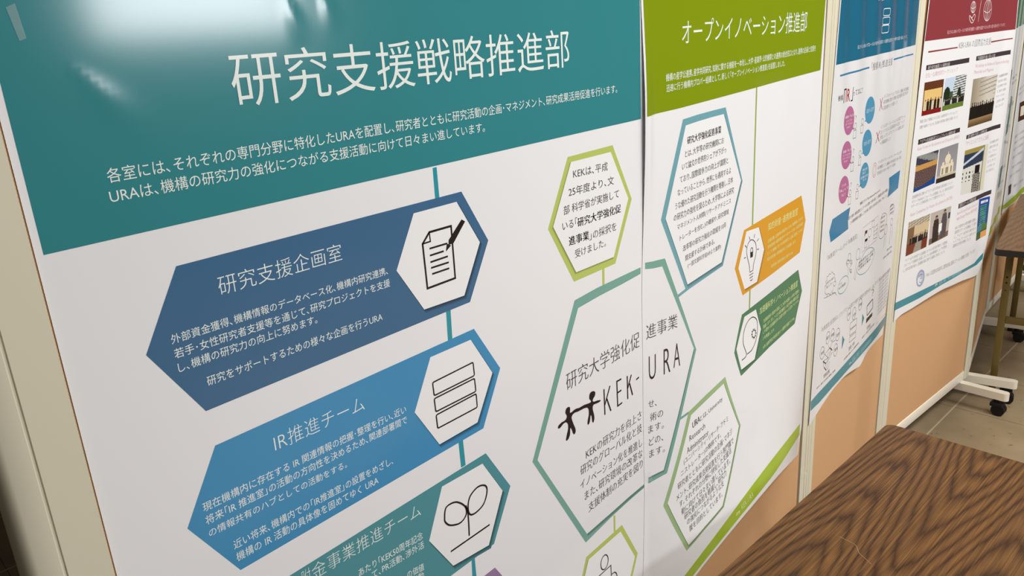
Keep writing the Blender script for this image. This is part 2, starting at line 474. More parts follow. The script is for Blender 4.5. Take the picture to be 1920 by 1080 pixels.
# ------------------------------------------------------------------ tables
def table(name, corner, deg, length, depth, topm, edgem, label, legs=True, group=None):
    a = math.radians(deg)
    r = empty(name, (corner[0], corner[1], 0), label, 'table', group, a)   # local x runs along the length, y along the depth towards the viewer side
    zt = 0.72; t = 0.028
    def outline(inset, rad):
        pts = []
        for cx, cy, a0 in ((length - rad, 0 - rad, 0), (rad, -rad, 90), (rad, -depth + rad, 180), (length - rad, -depth + rad, 270)):
            for k in range(9):
                q = math.radians(a0 + 90 * k / 8); rr = rad - inset
                pts.append((cx + rr * math.cos(q), cy + rr * math.sin(q)))
        return pts
    top = extrude_profile('tabletop', outline(0.0012, 0.022), zt - 0.0035, zt, topm, r, False)
    extrude_profile('edge_band', outline(0.0, 0.022), zt - t, zt - 0.0025, edgem, r)
    if legs:
        for x in (0.16, length - 0.16):
            for y in (-0.05, -depth + 0.05):
                lg = box('leg', (x, y, (zt - t) / 2 + 0.004), (0.028, 0.028, zt - t - 0.008), OLIVE, r, 0.003)
                box('foot_cap', (x, y, 0.008), (0.032, 0.032, 0.016), BLACK_RUBBER, lg, 0.002)
                for k, zz in enumerate((0.56, 0.535, 0.50)):
                    s = -1 if x < 0.5 else 1; bmh = bmesh.new()
                    cyl_bm(bmh, (x + s * 0.0138, y, zz), (x + s * 0.0150, y, zz), 0.0042 if k < 2 else 0.0026, n=12)
                    from_bm('bolt', bmh, BLACK_RUBBER, lg, True)
            box('crossbar', (x, -depth / 2, 0.36), (0.02, depth - 0.13, 0.03), OLIVE, r, 0.002)
        for y in (-0.06, -depth + 0.06):
            box('apron', (length / 2, y, zt - t - 0.022), (length - 0.36, 0.016, 0.04), OLIVE, r, 0.002)
        for x, s in ((0.16, 1), (length - 0.16, -1)):
            bmb = bmesh.new(); cyl_bm(bmb, (x, -depth / 2, 0.38), (x + s * 0.26, -depth / 2, zt - t), 0.009, n=12)
            from_bm('folding_brace', bmb, BLACK_EDGE, r, True)
    return r
WL = 1.8
ca = math.radians(-4.5)
table('folding_table', (1.922 - WL * math.cos(ca), 0.518 - WL * math.sin(ca)), -4.5, WL, 0.60, WOOD, mat('dark_brown_edge', (58, 40, 26), 0.5, 0.3),
      'brown wood-grain folding table in front of the bright green headed poster')
table('folding_table', (3.709, 0.647), 5.8, 1.2, 0.45, WOOD_PALE, BLACK_EDGE,
      'folding table with a black edge and olive steel legs, beyond the brown table')
pr = empty('metal_pole', (2.66, 0.243, 0), 'slim grey metal pole standing just beyond the end of the brown table', 'pole')
bmq = bmesh.new(); cyl_bm(bmq, (0, 0, 0.02), (0, 0, 1.5), 0.026, n=28); from_bm('shaft', bmq, STEEL, pr, True)
bmq = bmesh.new(); cyl_bm(bmq, (0, 0, 0.0), (0, 0, 0.02), 0.16, 0.15, n=40); from_bm('base', bmq, STEEL, pr, True)

# a pale thread lying on the brown table
tp = [on_floor(x, y, 0.7203) for x, y in smooth([(1574, 1006), (1590, 1014), (1604, 1022), (1608, 1030), (1612, 1038), (1622, 1047), (1634, 1058)], 5, False)]
bmt = bmesh.new()
for p, q in zip(tp, tp[1:]): cyl_bm(bmt, p - tp[0], q - tp[0], 0.00028, n=6)
th = from_bm('thread', bmt, mat('pale_thread', (196, 168, 128), 0.8, 0.2)); th.location = tp[0]
th['label'] = 'pale thread lying across the grain of the brown table'; th['category'] = 'thread'

# ------------------------------------------------------------------ inks
PAPER = ink('paper_white', (221, 221, 223)); WHITE = ink('white', (225, 225, 226))
INTRO = ink('pale_ink', (218, 226, 222))
TEAL = ink('teal', (50, 124, 130)); BLACK = ink('black', (34, 28, 28)); GREY = ink('grey_text', (78, 72, 74))
NAVY = ink('navy_blue', (62, 100, 134)); BLUE = ink('bright_blue', (62, 134, 178)); TEAL2 = ink('dull_teal', (74, 136, 144))
LINE_TEAL = ink('line_teal', (48, 140, 154)); PURPLE = ink('purple', (140, 116, 152))
LIME = ink('lime', (172, 186, 98)); SEA = ink('sea_green', (112, 158, 146)); GREEN_HDR = ink('leaf_green', (122, 140, 18))
STEELB = ink('steel_teal', (106, 156, 166)); SAGE = ink('sage', (146, 174, 126)); ORANGE = ink('orange', (206, 148, 42))
DGREEN = ink('deep_green', (72, 118, 86)); BAND_G = ink('band_green', (152, 176, 50)); LINE_G = ink('line_green', (138, 158, 70))
BLUE_HDR = ink('poster_blue', (26, 100, 130)); FLAG = ink('flag_blue', (52, 124, 164)); PINK = ink('pink', (178, 106, 146)); BALL = ink('balloon_blue', (78, 146, 180))
BAND_T = ink('band_teal', (58, 132, 146)); RED_HDR = ink('wine_red', (132, 56, 62)); RED_TXT = ink('rose_text', (200, 154, 161)); RED = ink('red', (164, 42, 44))
CHAR = ink('charcoal', (62, 54, 58)); MID = ink('mid_grey_text', (142, 137, 137)); PALE_LINE = ink('pale_pink_line', (190, 130, 142))
EMBLEM = ink('emblem_blue', (176, 184, 200)); PALE_TEAL = ink('pale_teal_text', (150, 196, 204)); PALE_G = ink('pale_green_text', (206, 218, 150))
DARK = {}
def dark(name, c, f): return ink(name, tuple(v * f for v in c))
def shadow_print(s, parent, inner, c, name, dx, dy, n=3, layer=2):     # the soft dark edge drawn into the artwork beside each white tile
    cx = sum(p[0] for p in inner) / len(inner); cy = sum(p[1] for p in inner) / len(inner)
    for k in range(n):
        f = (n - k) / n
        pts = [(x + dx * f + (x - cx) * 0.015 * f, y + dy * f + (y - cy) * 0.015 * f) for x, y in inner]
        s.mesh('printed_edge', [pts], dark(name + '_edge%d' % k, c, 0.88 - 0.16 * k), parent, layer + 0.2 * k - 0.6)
def hexframe(s, outer, inner, m, c, name, dx=2, dy=3, label=None):
    f = s.mesh('hexagon_frame', [outer], m, None, 1)
    if label: f['label'] = label
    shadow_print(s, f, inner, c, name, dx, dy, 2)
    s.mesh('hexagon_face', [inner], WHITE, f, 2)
    return f
def ss(x): x = max(0.0, min(1.0, x)); return x * x * (3 - 2 * x)

# ================================================================== the big teal poster
def w_teal(u, v):
    w = 0.0012
    # the upper left corner stands a little off the wall
    w += 0.016 * max(0.0, v + 0.06) ** 1.3 * ss((0.50 - u) / 0.22)
    # creases in the paper near its top edge
    for (cu, cv, du, dv, A, ln, sp) in W_DENTS:
        x = u - cu; y = v - cv
        t = (x * du + y * dv) / ln; n = -x * dv + y * du
        if 0.0 < t < 1.0: w += A * ss(t / 0.46) * (1 - ss((t - 0.42) / 0.58)) * math.exp(-(n / (0.003 + sp * t * ln)) ** 2)
    w += 0.0012 * math.exp(-((u - 0.93) / 0.03) ** 2) * ss((v + 0.3) / 0.3)        # slight swell beside the right edge
    return w
W_DENTS = ((0.105, 0.004, 0.62, -0.78, 0.00048, 0.12, 0.2), (0.322, 0.060, 0.3, -0.95, 0.0005, 0.07, 0.2), (0.366, 0.062, 0.4, -0.9, 0.0004, 0.06, 0.2))
S1 = Sheet(BA, w_teal, 'poster', 'large glossy poster with a teal header and stacked blue hexagonal boxes', 'poster')
S1.cell = 0.006
V1T, V1B = 0.38, -1.25
uL = S1.px((45, 400))[0]; uR = S1.px((1200.5, 100))[0]
S1.start((uL + uR) / 2, V1B)
S1.mesh('paper_sheet', [[(uL, V1B), (uR + 0.012, V1B), (uR + 0.012, V1T), (uL, V1T)]], PAPER, layer=0, raw=True)
hb = S1.px((83, 478)); hl = S1.px((62, 400))[0]
hd = S1.mesh('header', [[(hl, hb[1]), (uR, S1.px((1202, 223))[1]), (uR, V1T), (hl, V1T)]], TEAL, layer=1.6, raw=True)
hd['label'] = 'teal header band with white lettering'
S1.text('title_lettering', [('研究支援戦略推進部', (441, 203), (1068, 125.5), 106)], INTRO, hd, 5, 5, -0.003)
S1.text('intro_lettering', [
    ('各室には、それぞれの専門分野に特化したURAを配置し、研究者とともに研究活動の企画・マネジメント、研究成果活用促進を行います。', (203, 344), (1157, 174), 29),
    ('URAは、機構の研究力の強化につながる支援活動に向けて日々まい進しています。', (208, 382), (909, 247), 28)], INTRO, hd, 4, 3)
S1.mesh('connector_line', [[(811, 315), (818.6, 313), (824, 372), (815.8, 374)]], LINE_TEAL, layer=0.5)
S1.mesh('connector_line', [[(836, 580), (844.5, 577), (848.5, 640), (840, 643)]], LINE_TEAL, layer=0.5)
S1.mesh('connector_line', [[(859, 825), (867.5, 820), (873, 872), (864.5, 877)]], LINE_TEAL, layer=0.5)
S1.mesh('connector_line', [[(884, 1048), (890, 1044), (896, 1110), (887, 1114)]], LINE_TEAL, layer=0.5)
C2 = crop(400, 0, 820 / 1845); C4 = crop(260, 350, 700 / 1680); C5 = crop(330, 600, 670 / 1508); C6 = crop(980, 480, 600 / 1080); C7 = crop(1000, 180, 420 / 1194)
CI = crop(540, 900, 280 / 1680); CP = crop(1030, 710, 190 / 1466); CB = crop(860, 980, 360 / 1920)

b1 = S1.mesh('info_box', [M(C4, [(168, 358), (1452, 22), (1573, 241), (1491, 519), (303, 1010), (33, 758)])], NAVY, layer=1)
b1['label'] = 'navy blue hexagonal box with a document icon'
t1 = M(C4, [(1237, 120), (1430, 68), (1535, 250), (1465, 490), (1285, 553), (1160, 378)])
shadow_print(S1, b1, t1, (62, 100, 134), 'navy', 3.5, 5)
S1.mesh('icon_tile', [t1], WHITE, b1, 2)
S1.strokes('document_icon', [(M(C4, close([(1277, 258), (1307, 205), (1405, 177), (1424, 411), (1299, 458)])), 4.4), (M(C4, [(1277, 258), (1312, 246), (1307, 205)]), 3)] +
           [(M(C4, p), 3.6) for p in ([(1308, 279), (1388, 255)], [(1310, 310), (1372, 290)], [(1312, 340), (1391, 313)], [(1315, 366), (1395, 340)], [(1320, 393), (1397, 367)])], 4, BLACK, b1, 3)
S1.mesh('pencil_icon', [M(C4, [(1452, 147), (1468, 156), (1416, 254), (1394, 262), (1394, 240)]), M(C4, [(1386, 256), (1405, 264), (1382, 292)])], BLACK, b1, 4.4)
S1.text('heading_lettering', [('研究支援企画室', C4(366, 492), C4(917, 330), 38)], INTRO, b1, 2, 4, -0.010)
S1.text('body_lettering', [
    ('外部資金獲得、機構情報のデータベース化、機構内研究連携、', (150, 711), (1122, 394), 46),
    ('若手・女性研究者支援等を通じて、研究プロジェクトを支援', (165, 776), (1132, 449), 47),
    ('し、機構の研究力の向上に努めます。', (182, 838), (805, 614), 47),
    ('研究をサポートするための様々な企画を行うURA', (312, 899), (1098, 601), 47)], INTRO, b1, 2, 2, T=C4)

b2 = S1.mesh('info_box', [M(C5, [(165, 530), (1257, 37), (1368, 203), (1297, 457), (273, 1055), (48, 880)])], BLUE, layer=1)
b2['label'] = 'bright blue hexagonal box with a three-tier icon'
t2 = M(C5, [(1073, 157), (1243, 83), (1335, 222), (1272, 432), (1112, 525), (1007, 390)])
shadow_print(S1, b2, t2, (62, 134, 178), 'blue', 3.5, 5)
S1.mesh('icon_tile', [t2], WHITE, b2, 2)
def rounded(pts, r=0.12):
    o = []
    n = len(pts)
    for i in range(n):
        p = Vector(pts[i]); a = Vector(pts[i - 1]); c = Vector(pts[(i + 1) % n])
        k = r * min((a - p).length, (c - p).length)
        s = p + (a - p).normalized() * k; e = p + (c - p).normalized() * k
        for t in (0, .33, .67, 1): o.append(tuple(s * (1 - t) ** 2 + 2 * p * t * (1 - t) + e * t * t))
    return o
S1.strokes('stack_icon', [close(M(C5, rounded(p))) for p in ([(1082, 264), (1253, 178), (1259, 234), (1089, 319)], [(1089, 332), (1259, 246), (1265, 301), (1096, 387)], [(1097, 401), (1266, 311), (1271, 368), (1104, 457)])], 2.9, BLACK, b2, 4)
S1.text('heading_lettering', [('IR推進チーム', C5(420, 557), C5(797, 380), 34)], INTRO, b2, 2, 4, -0.014)
S1.text('body_lettering', [
    ('現在機構内に存在する IR 関連情報の把握・整理を行い、近い', (117, 813), (972, 391), 42),
    ('将来「IR 推進室」の活動の方向性を決めるため、関連部署間で', (129, 867), (976, 434), 42),
    ('の情報共有のハブとしての活動をする。', (142, 918), (722, 622), 38),
    ('近い将来、機構内での「IR推進室」の設置をめざし、', (247, 970), (917, 607), 42),
    ('機構の IR 活動の具体像を固めてゆく URA', (259, 1021), (855, 690), 42)], INTRO, b2, 2, 2, T=C5)

q2 = [S1.px(C5(*p)) for p in [(165, 530), (1257, 37), (1368, 203), (1297, 457), (273, 1055), (48, 880)]]
q3r = [S1.px(C5(*p)) for p in [(1307, 562), (1411, 700), (1342, 945)]]
dv3 = sum(a[1] - b[1] for a, b in zip(q3r, q2[1:4])) / 3
q3 = [(q2[0][0], q2[0][1] + dv3)] + q3r + [(q2[4][0], q2[4][1] + dv3), (q2[5][0], q2[5][1] + dv3)]
b3 = S1.mesh('info_box', [q3], TEAL2, layer=1, raw=True)
b3['label'] = 'dull teal hexagonal box with a sprout icon'
t3 = M(C5, [(1122, 703), (1293, 606), (1378, 720), (1320, 950), (1170, 1037), (1068, 932)])
shadow_print(S1, b3, t3, (74, 136, 144), 'dteal', 3.5, 5)
S1.mesh('icon_tile', [t3], WHITE, b3, 2)
S1.strokes('sprout_icon', [close(M(C5, smooth([(1133, 835), (1140, 790), (1180, 768), (1218, 785), (1224, 820), (1200, 855), (1160, 866), (1138, 855)]))),
    close(M(C5, smooth([(1232, 790), (1240, 745), (1272, 705), (1303, 698), (1312, 722), (1298, 775), (1265, 812), (1240, 820)]))),
    M(C5, smooth([(1222, 782), (1232, 820), (1237, 910)], 6, False)), M(C5, [(1159, 977), (1323, 863)])], 3.3, BLACK, b3, 4)
S1.text('heading_lettering', [('金事業推進チーム', CI(285, 1130), CI(1496, 400), 185 * 280 / 1680)], INTRO, b3, 2, 4, -0.014)
S1.text('heading_lettering', [('附', CI(175, 1200), CI(268, 1140), 185 * 280 / 1680)], INTRO, b3, 2, 4, -0.014)
for bl_ in [('あたり「KEK50周年記念', (800, 1092), (1518, 660), 100), ('て、PR活動、渉外活', (950, 1115), (1532, 762), 95), ('の価値', (1345, 1110), (1532, 1012), 90), ('活動', (1400, 1190), (1532, 1105), 90)]:
    S1.text('body_lettering', [bl_], INTRO, b3, 2, 2, T=CI)
pv = S1.px(CB(367, 445)); pl_ = S1.px(CB(250, 530)); pr_ = S1.px(CB(440, 530))
dq = [(p[0], p[1]) for p in q3]
b4 = S1.mesh('info_box', [[(a, b + (pv[1] - q3[1][1])) for a, b in q3]], PURPLE, layer=1, raw=True)
b4['label'] = 'purple hexagonal box, only its top corner in the picture'

h1 = hexframe(S1, M(C7, [(183, 325), (422, 262), (524, 548), (437, 893), (217, 990), (78, 710)]), M(C7, [(200, 352), (412, 298), (506, 546), (428, 858), (228, 940), (105, 698)]), LIME, (172, 186, 98), 'lime', -1.5, 2.5, 'lime green hexagon frame around a short note')
S1.text('note_lettering', [
    ('KEKは、平成', (212, 440), (396, 397), 50), ('25年度より、文', (188, 538), (429, 471), 50), ('部 科学省が実施して', (162, 636), (456, 541), 50),
    ('いる「', (155, 718), (234, 692), 48), ('研究大学強化促', (236, 700), (466, 620), 50, 0.028),
    ('進事業', (190, 800), (297, 764), 50, 0.028), ('」の採択を', (299, 770), (442, 715), 48), ('受けました。', (222, 865), (386, 801), 46)], GREY, h1, 4, 3, T=C7)
S1.mesh('connector_line', [M(C7, [(366, 922), (379, 918), (380, 1022), (368, 1026)])], LIME, layer=0.5)

# the large hexagon is printed half on this sheet and half on the next
big1o = M(C6, [(175, 150), (250, 108), (330, 70), (398, 38), (411, 781), (365, 820), (300, 880), (213, 967), (33, 695)])
big1i = M(C6, [(187, 176), (260, 134), (335, 95), (398, 60), (410, 770), (360, 812), (295, 870), (217, 938), (50, 689)])
uR0 = uR - 0.001
def clipR(sh, pts): return [(min(u, uR0), v) for u, v in [sh.px(p) for p in pts]]
def ring(o, i): return [[o[k], o[k + 1], i[k + 1], i[k]] for k in range(len(o) - 1)]
ro = [big1o[k] for k in (3, 2, 1, 0, 8, 7, 6, 5, 4)]; ri = [big1i[k] for k in (3, 2, 1, 0, 8, 7, 6, 5, 4)]
hb1 = S1.mesh('hexagon_frame', [clipR(S1, q) for q in ring(ro, ri)], SEA, layer=1, raw=True)
hb1['label'] = 'left half of the large sea green hexagon'
sg = ri[5:]; sg2 = [(x + 1.5, y + 4.0) for x, y in sg]
S1.mesh('printed_edge', [clipR(S1, q) for q in ring(sg, sg2)], dark('sea_edge', (112, 158, 146), 0.78), hb1, 1.4, raw=True)
S1.text('hexagon_heading', [('研究大学強化促', C6(148, 457), C6(394, 306), 34)], GREY, hb1, 4, 4, -0.010)
S1.strokes('logo_lettering', [(M(CP, p), 3.0) for p in ([(789, 150), (803, 522)], [(876, 102), (800, 385)], [(828, 285), (890, 465)], [(1040, 2), (975, 40), (988, 395), (1053, 345)], [(983, 206), (1040, 165)], [(1125, -40), (1134, 295)], [(1185, -60), (1130, 150)], [(1160, 70), (1203, 235)], [(1255, 12), (1295, -22)])], 3.0, BLACK, hb1, 4)
FIG1 = [(245, 520), (233, 500), (232, 470), (245, 430), (275, 407), (295, 415), (298, 450), (296, 490), (320, 484), (360, 448), (400, 428), (430, 420), (500, 380), (560, 358), (596, 340), (600, 318), (580, 295), (576, 255), (590, 205), (625, 180), (655, 185), (663, 210), (655, 250), (632, 290), (626, 322), (645, 332), (690, 315), (735, 308), (736, 325), (700, 350), (645, 372), (630, 395), (625, 425), (632, 470), (645, 520), (650, 570), (640, 625), (630, 635), (618, 610), (614, 560), (604, 525), (594, 540), (588, 590), (578, 640), (560, 665), (550, 650), (556, 590), (570, 520), (568, 450), (550, 420), (510, 425), (450, 455), (405, 478), (370, 490), (335, 520), (320, 560), (328, 600), (350, 660), (375, 720), (378, 770), (362, 802), (342, 790), (325, 740), (310, 712), (300, 730), (298, 800), (280, 860), (252, 895), (240, 885), (248, 830), (268, 740), (272, 680), (262, 645), (235, 630), (195, 660), (150, 715), (125, 715), (128, 685), (165, 640), (215, 608), (245, 575), (252, 540)]
S1.mesh('figure_logo', [M(CP, smooth(FIG1, 3))], BLACK, hb1, 4)
S1.text('hexagon_lettering', [
    ('KEKの研究力を向上さ', (214, 686), (400, 550), 34), ('研究のグローバル化と技', (196, 742), (402, 592), 34), ('イノベーション化を推進し', (195, 790), (403, 640), 32),
    ('また、研究環境の改革な', (210, 826), (404, 677), 32), ('支援体制の充実を図り', (223, 866), (405, 712), 32)], GREY, hb1, 4, 2, -0.008, T=C6)
h2o = M(CB, [(1633, 22), (1790, 305), (1700, 700), (1450, 820), (1200, 700), (1275, 345)])
h2i = M(CB, [(1618, 88), (1762, 338), (1680, 700), (1450, 790), (1225, 690), (1298, 370)])
h2 = hexframe(S1, h2o, h2i, LIME, (172, 186, 98), 'lime', -1.0, 2.0, 'lime green hexagon frame cut by the bottom of the picture')
S1.strokes('person_icon', [close(ell(1457, 395, 34, 76, 28, 0.2, CB)), M(CB, [(1400, 535), (1521, 425), (1528, 600)]), M(CB, smooth([(1530, 515), (1560, 495), (1580, 520), (1583, 600)], 5, False))], 2.0, BLACK, h2, 4)
S1.mesh('connector_line', [M(CB, [(1548, -70), (1566, -75), (1568, 85), (1550, 92)])], LIME, layer=0.5)

# ================================================================== the green poster
def w_green(u, v):
    w = 0.00165 + 0.002 * ss((u - 1.02) / 0.1)
    w += 0.0075 * math.exp(-((u - 0.985) / 0.022) ** 2) * math.exp(-((v + 0.16) / 0.14) ** 2)      # its left edge stands off the wall
    w += 0.115 * ss((-v - 0.60) / 0.9) * max(0.0, math.sin(math.pi * max(0.0, min(1.0, (u - 0.985) / 0.755)))) # belly along the bottom edge
    w += 0.0004 * math.sin(u * 42 + v * 3) * ss((v + 0.35) / 0.3) * ss((u - 1.25) / 0.2) * ss((1.74 - u) / 0.06)
    return w
S2 = Sheet(BA, w_green, 'poster', 'glossy poster with a bright green header, overlapping the big teal poster', 'poster')
S2.cell = 0.008
edge = [(1201.5, -60), (1201.8, 0), (1204, 45), (1207, 110), (1209.5, 180), (1210, 240), (1209, 320), (1206.5, 420), (1204.3, 500), (1203.6, 560), (1205, 650), (1206, 760), (1207.5, 860), (1208.5, 930), (1207.5, 1000), (1206, 1080), (1205, 1180)]
bot = smooth([(1240, 1160), (1300, 1085), (1321, 1058), (1345, 1028), (1381, 984), (1423, 934), (1458, 893), (1496, 852)], 4, False)
right = [(1503, 800), (1522, 520), (1536, 260), (1549.8, 0), (1553, -60)]
S2.start(S2.px((1340, 1030))[0], S2.px((1300, 1085))[1])
e2 = [S2.px(p) for p in edge]; r2 = [S2.px(p) for p in right]
S2.mesh('paper_sheet', [e2 + [S2.px(p) for p in bot] + r2], PAPER, layer=0, raw=True)
hd = S2.mesh('header', [[(1208, -60), (1206, 0), (1208, 45), (1211, 110), (1213.2, 180), (1213.5, 219), (1270, 204), (1330, 188), (1395, 170.5), (1465, 151), (1538, 131.5), (1543, 66), (1548, 0), (1551, -60)]], GREEN_HDR, layer=1.8)
hd['label'] = 'bright green header band with white lettering'
C8 = crop(1190, 0, 390 / 1620)
S2.text('title_lettering', [('オープンイノベーション推進部', C8(368, 352), C8(1338, 243), 48)], INTRO, hd, 3, 4, -0.004, cut=0.01)
S2.text('intro_lettering', [
    ('機構の産学公連携、産学共同研究、知財に関する機能を一本化し、大学・産業界・公的機関との連携の総合窓口となり、連携の企画と支援を', C8(243, 637), C8(1408, 397), 15),
    ('迅速に行う機構内プロパー組織として、新しく「オープンイノベーション推進部」を設置しました。', C8(247, 719), C8(1170, 515), 14.5)], INTRO, hd, 2, 2)
S2.mesh('connector_line', [[(1417.6, 164), (1420, 163.4), (1411.8, 428), (1409.4, 429)]], LINE_G, layer=0.5)
C6b = crop(1360, 360, 200 / 600)
S2.mesh('connector_line', [M(C6b, [(135, 552), (142, 548), (139, 660), (132, 664)])], LINE_G, layer=0.5)
h3 = hexframe(S2, M(C7, [(797, 125), (870, 101), (950, 79), (1025, 60), (1115, 452), (1010, 905), (815, 1040), (680, 662)]), M(C7, [(812, 157), (880, 134), (950, 113), (1015, 96), (1107, 450), (1003, 886), (822, 1005), (705, 655)]), STEELB, (106, 156, 166), 'steelb', 1.0, 3.0, 'steel blue hexagon frame around twelve lines of text')
S2.mesh('connector_line', [M(C7, [(815, 1024), (824, 1034), (762, 1082), (756, 1070)])], STEELB, layer=0.5)
S2.text('note_lettering', [
    ('研究大学強化促進事業', (820, 259), (1000, 197), 42, 0.03), ('とは、大学等の研究機関にお', (808, 329), (1015, 252), 38), ('いて論文の世界的シェアが下がっ', (792, 398), (1027, 302), 38),
    ('ており、国際競争力の向上が課題と', (780, 466), (1038, 359), 38), ('なっていることから、世界にも通用するよ', (768, 536), (1052, 412), 38),
    ('うな優れた研究活動を行う機関を増強し、日本', (755, 609), (1063, 462), 38), ('の研究力の強化を図るため、大学等による研究', (748, 671), (1068, 517), 38),
    ('マネジメント人材群(リサーチアドミニス', (766, 721), (1052, 575), 36), ('トレーターを含む。)の確保や、研究環境', (780, 779), (1040, 633), 36),
    ('改革等の研究力強化の取組を10年', (797, 831), (1027, 700), 34), ('間支援する計画である。', (810, 881), (966, 787), 32), ('(一部文部科学省HPより抜粋)', (822, 922), (999, 817), 32)], GREY, h3, 4, 2, T=C7)
big2o = M(C6, [(403, 27), (440, 18), (480, 8), (586, 315), (487, 733), (424, 768)])
big2i = M(C6, [(403, 49), (440, 42), (471, 35), (578, 312), (476, 722), (424, 748)])
uL2 = S2.px((1209.5, 500))[0]
def clipL(pts): return [(max(u, uL2), v) for u, v in [S2.px(p) for p in pts]]
hb2 = S2.mesh('hexagon_frame', [clipL(q) for q in ring(big2o, big2i)], SEA, layer=1, raw=True); hb2['label'] = 'right half of the large sea green hexagon'
sg = big2i[3:]; sg2 = [(x + 1.0, y + 3.0) for x, y in sg]
S2.mesh('printed_edge', [clipL(q) for q in ring(sg, sg2)], dark('sea_edge', (112, 158, 146), 0.78), hb2, 1.4, raw=True)
S2.text('hexagon_heading', [('進事業', C6(417, 284), C6(522, 241), 28)], GREY, hb2, 4, 4, -0.010)
for lt in [('U', C6(426, 420), C6(449, 410), 45), ('R', C6(476, 400), C6(498, 390), 47), ('A', C6(509, 378), C6(531, 369), 44)]: S2.text('logo_lettering', [lt], BLACK, hb2, 4, 4, -0.012)
S2.text('hexagon_lettering', [('せ、', (424, 513), (452, 505), 24), ('術の', (430, 560), (474, 541), 28), ('ます。', (424, 600), (476, 580), 26), ('どの、', (426, 642), (474, 622), 26), ('ます。', (427, 682), (480, 660), 26)], GREY, hb2, 4, 2, -0.008, T=C6)

bo = S2.mesh('info_box', [M(C6b, [(105, 215), (215, 148), (428, 20), (451, 158), (418, 340), (262, 462), (97, 582), (53, 432)])], ORANGE, layer=1)
bo['label'] = 'orange hexagonal box with a light bulb icon'
to_ = M(C6b, [(118, 222), (188, 198), (218, 322), (178, 505), (108, 548), (73, 430)])
shadow_print(S2, bo, to_, (206, 148, 42), 'orange', 2.0, 2.5, 2)
S2.mesh('icon_tile', [to_], WHITE, bo, 2)
S2.strokes('bulb_icon', [M(C6b, smooth([(137, 452), (134, 415), (124, 370), (119, 330), (128, 290), (148, 268), (168, 285), (174, 325), (168, 365), (158, 405), (155, 440)], 4, False)), M(C6b, [(137, 452), (155, 440)])] +
           [M(C6b, p) for p in ([(134, 470), (156, 455)], [(136, 486), (154, 472)], [(139, 496), (147, 497), (153, 486)], [(110, 300), (119, 312)], [(133, 250), (138, 270)], [(165, 236), (161, 258)], [(187, 262), (177, 276)], [(188, 320), (178, 324)], [(104, 373), (115, 368)], [(141, 340), (142, 322), (148, 312), (153, 318), (154, 335)])], 1.5, BLACK, bo, 4)
S2.mesh('padlock_icon', [M(C6b, [(139, 340), (155, 333), (154, 364), (140, 371)])], BLACK, bo, 4)
S2.text('heading_lettering', [('知的財産・連携推進室', C6b(240, 220), C6b(406, 128), 14.5)], PALE_G, bo, 2, 2)
CO = crop(1420, 360, 100 / 771)
S2.text('body_lettering', [('広報活動、企業等共同研究のため、機関間にかかる', (150, 742), (655, 396), 52), ('学術情報の提供及びデータベース化の知的財産', (148, 830), (655, 478), 52), ('として、機構における共同研究の立案、活用にかかる', (143, 920), (650, 565), 52), ('知的財産権の取得維持などを支援します。', (142, 1005), (560, 730), 50), ('知的財産の活用を戦略的に支援するURA', (200, 1100), (512, 895), 48)], PALE_G, bo, 2, 1, T=CO)
bg_ = S2.mesh('info_box', [M(C6b, [(93, 690), (230, 583), (410, 437), (431, 556), (390, 740), (245, 875), (88, 1035), (50, 905)])], DGREEN, layer=1)
bg_['label'] = 'deep green hexagonal box with a ring and gear icon'
tg_ = M(C6b, [(107, 702), (172, 660), (200, 772), (165, 940), (90, 1000), (62, 885)])
shadow_print(S2, bg_, tg_, (72, 118, 86), 'dgreen', 2.0, 2.5, 2)
S2.mesh('icon_tile', [tg_], WHITE, bg_, 2)
S2.strokes('ring_icon', [M(C6b, smooth([(92, 947), (118, 915), (100, 850), (105, 780), (128, 725), (155, 703), (176, 720), (180, 770), (172, 830), (150, 885), (122, 912)], 5, False))], 1.8, BLACK, bg_, 4)
gear = [close(ell(160, 797, 9.5, 21, 24, .1, C6b))]
for i in range(10):
    a = 2 * math.pi * i / 10
    gear.append(([C6b(160 + 10 * math.cos(a), 797 + 22 * math.sin(a) - 3 * math.cos(a)), C6b(160 + 14.5 * math.cos(a), 797 + 31 * math.sin(a) - 5 * math.cos(a))], 1.9))
S2.strokes('gear_icon', gear, 1.7, BLACK, bg_, 4)
S2.text('heading_lettering', [('加速器科学イノベーション推進室', C6b(193, 690), C6b(406, 530), 13)], PALE_G, bg_, 2, 2)
CG = crop(1400, 500, 120 / 648)
S2.text('body_lettering', [('加速器技術の普及を目指して、大学や産業との共同・連携を', (170, 572), (528, 258), 40), ('推進します。また、つくばの研究機関との協力体制の構築、組立', (168, 632), (525, 310), 40), ('しや国内の加速器科学の応用や技術への交流イベントも', (165, 688), (522, 360), 40), ('ンを推進します。', (163, 748), (285, 650), 38), ('大学、産業界及び地域社会との連携を推進するURA', (163, 842), (482, 535), 38)], PALE_G, bg_, 2, 1, T=CG)
CU = crop(1240, 700, 320 / 909)
h4 = hexframe(S2, M(CU, [(145, 205), (240, 112), (340, 18), (422, 275), (333, 712), (235, 825), (135, 945), (10, 705)]), M(CU, [(158, 222), (245, 138), (332, 54), (413, 279), (325, 706), (235, 812), (145, 915), (33, 693)]), SAGE, (146, 174, 126), 'sage', 1.0, 2.5, 'sage green hexagon frame around an explanatory text')
S2.mesh('connector_line', [M(CU, [(96, 238), (145, 203), (146, 216), (92, 254)])], SEA, layer=0.5)
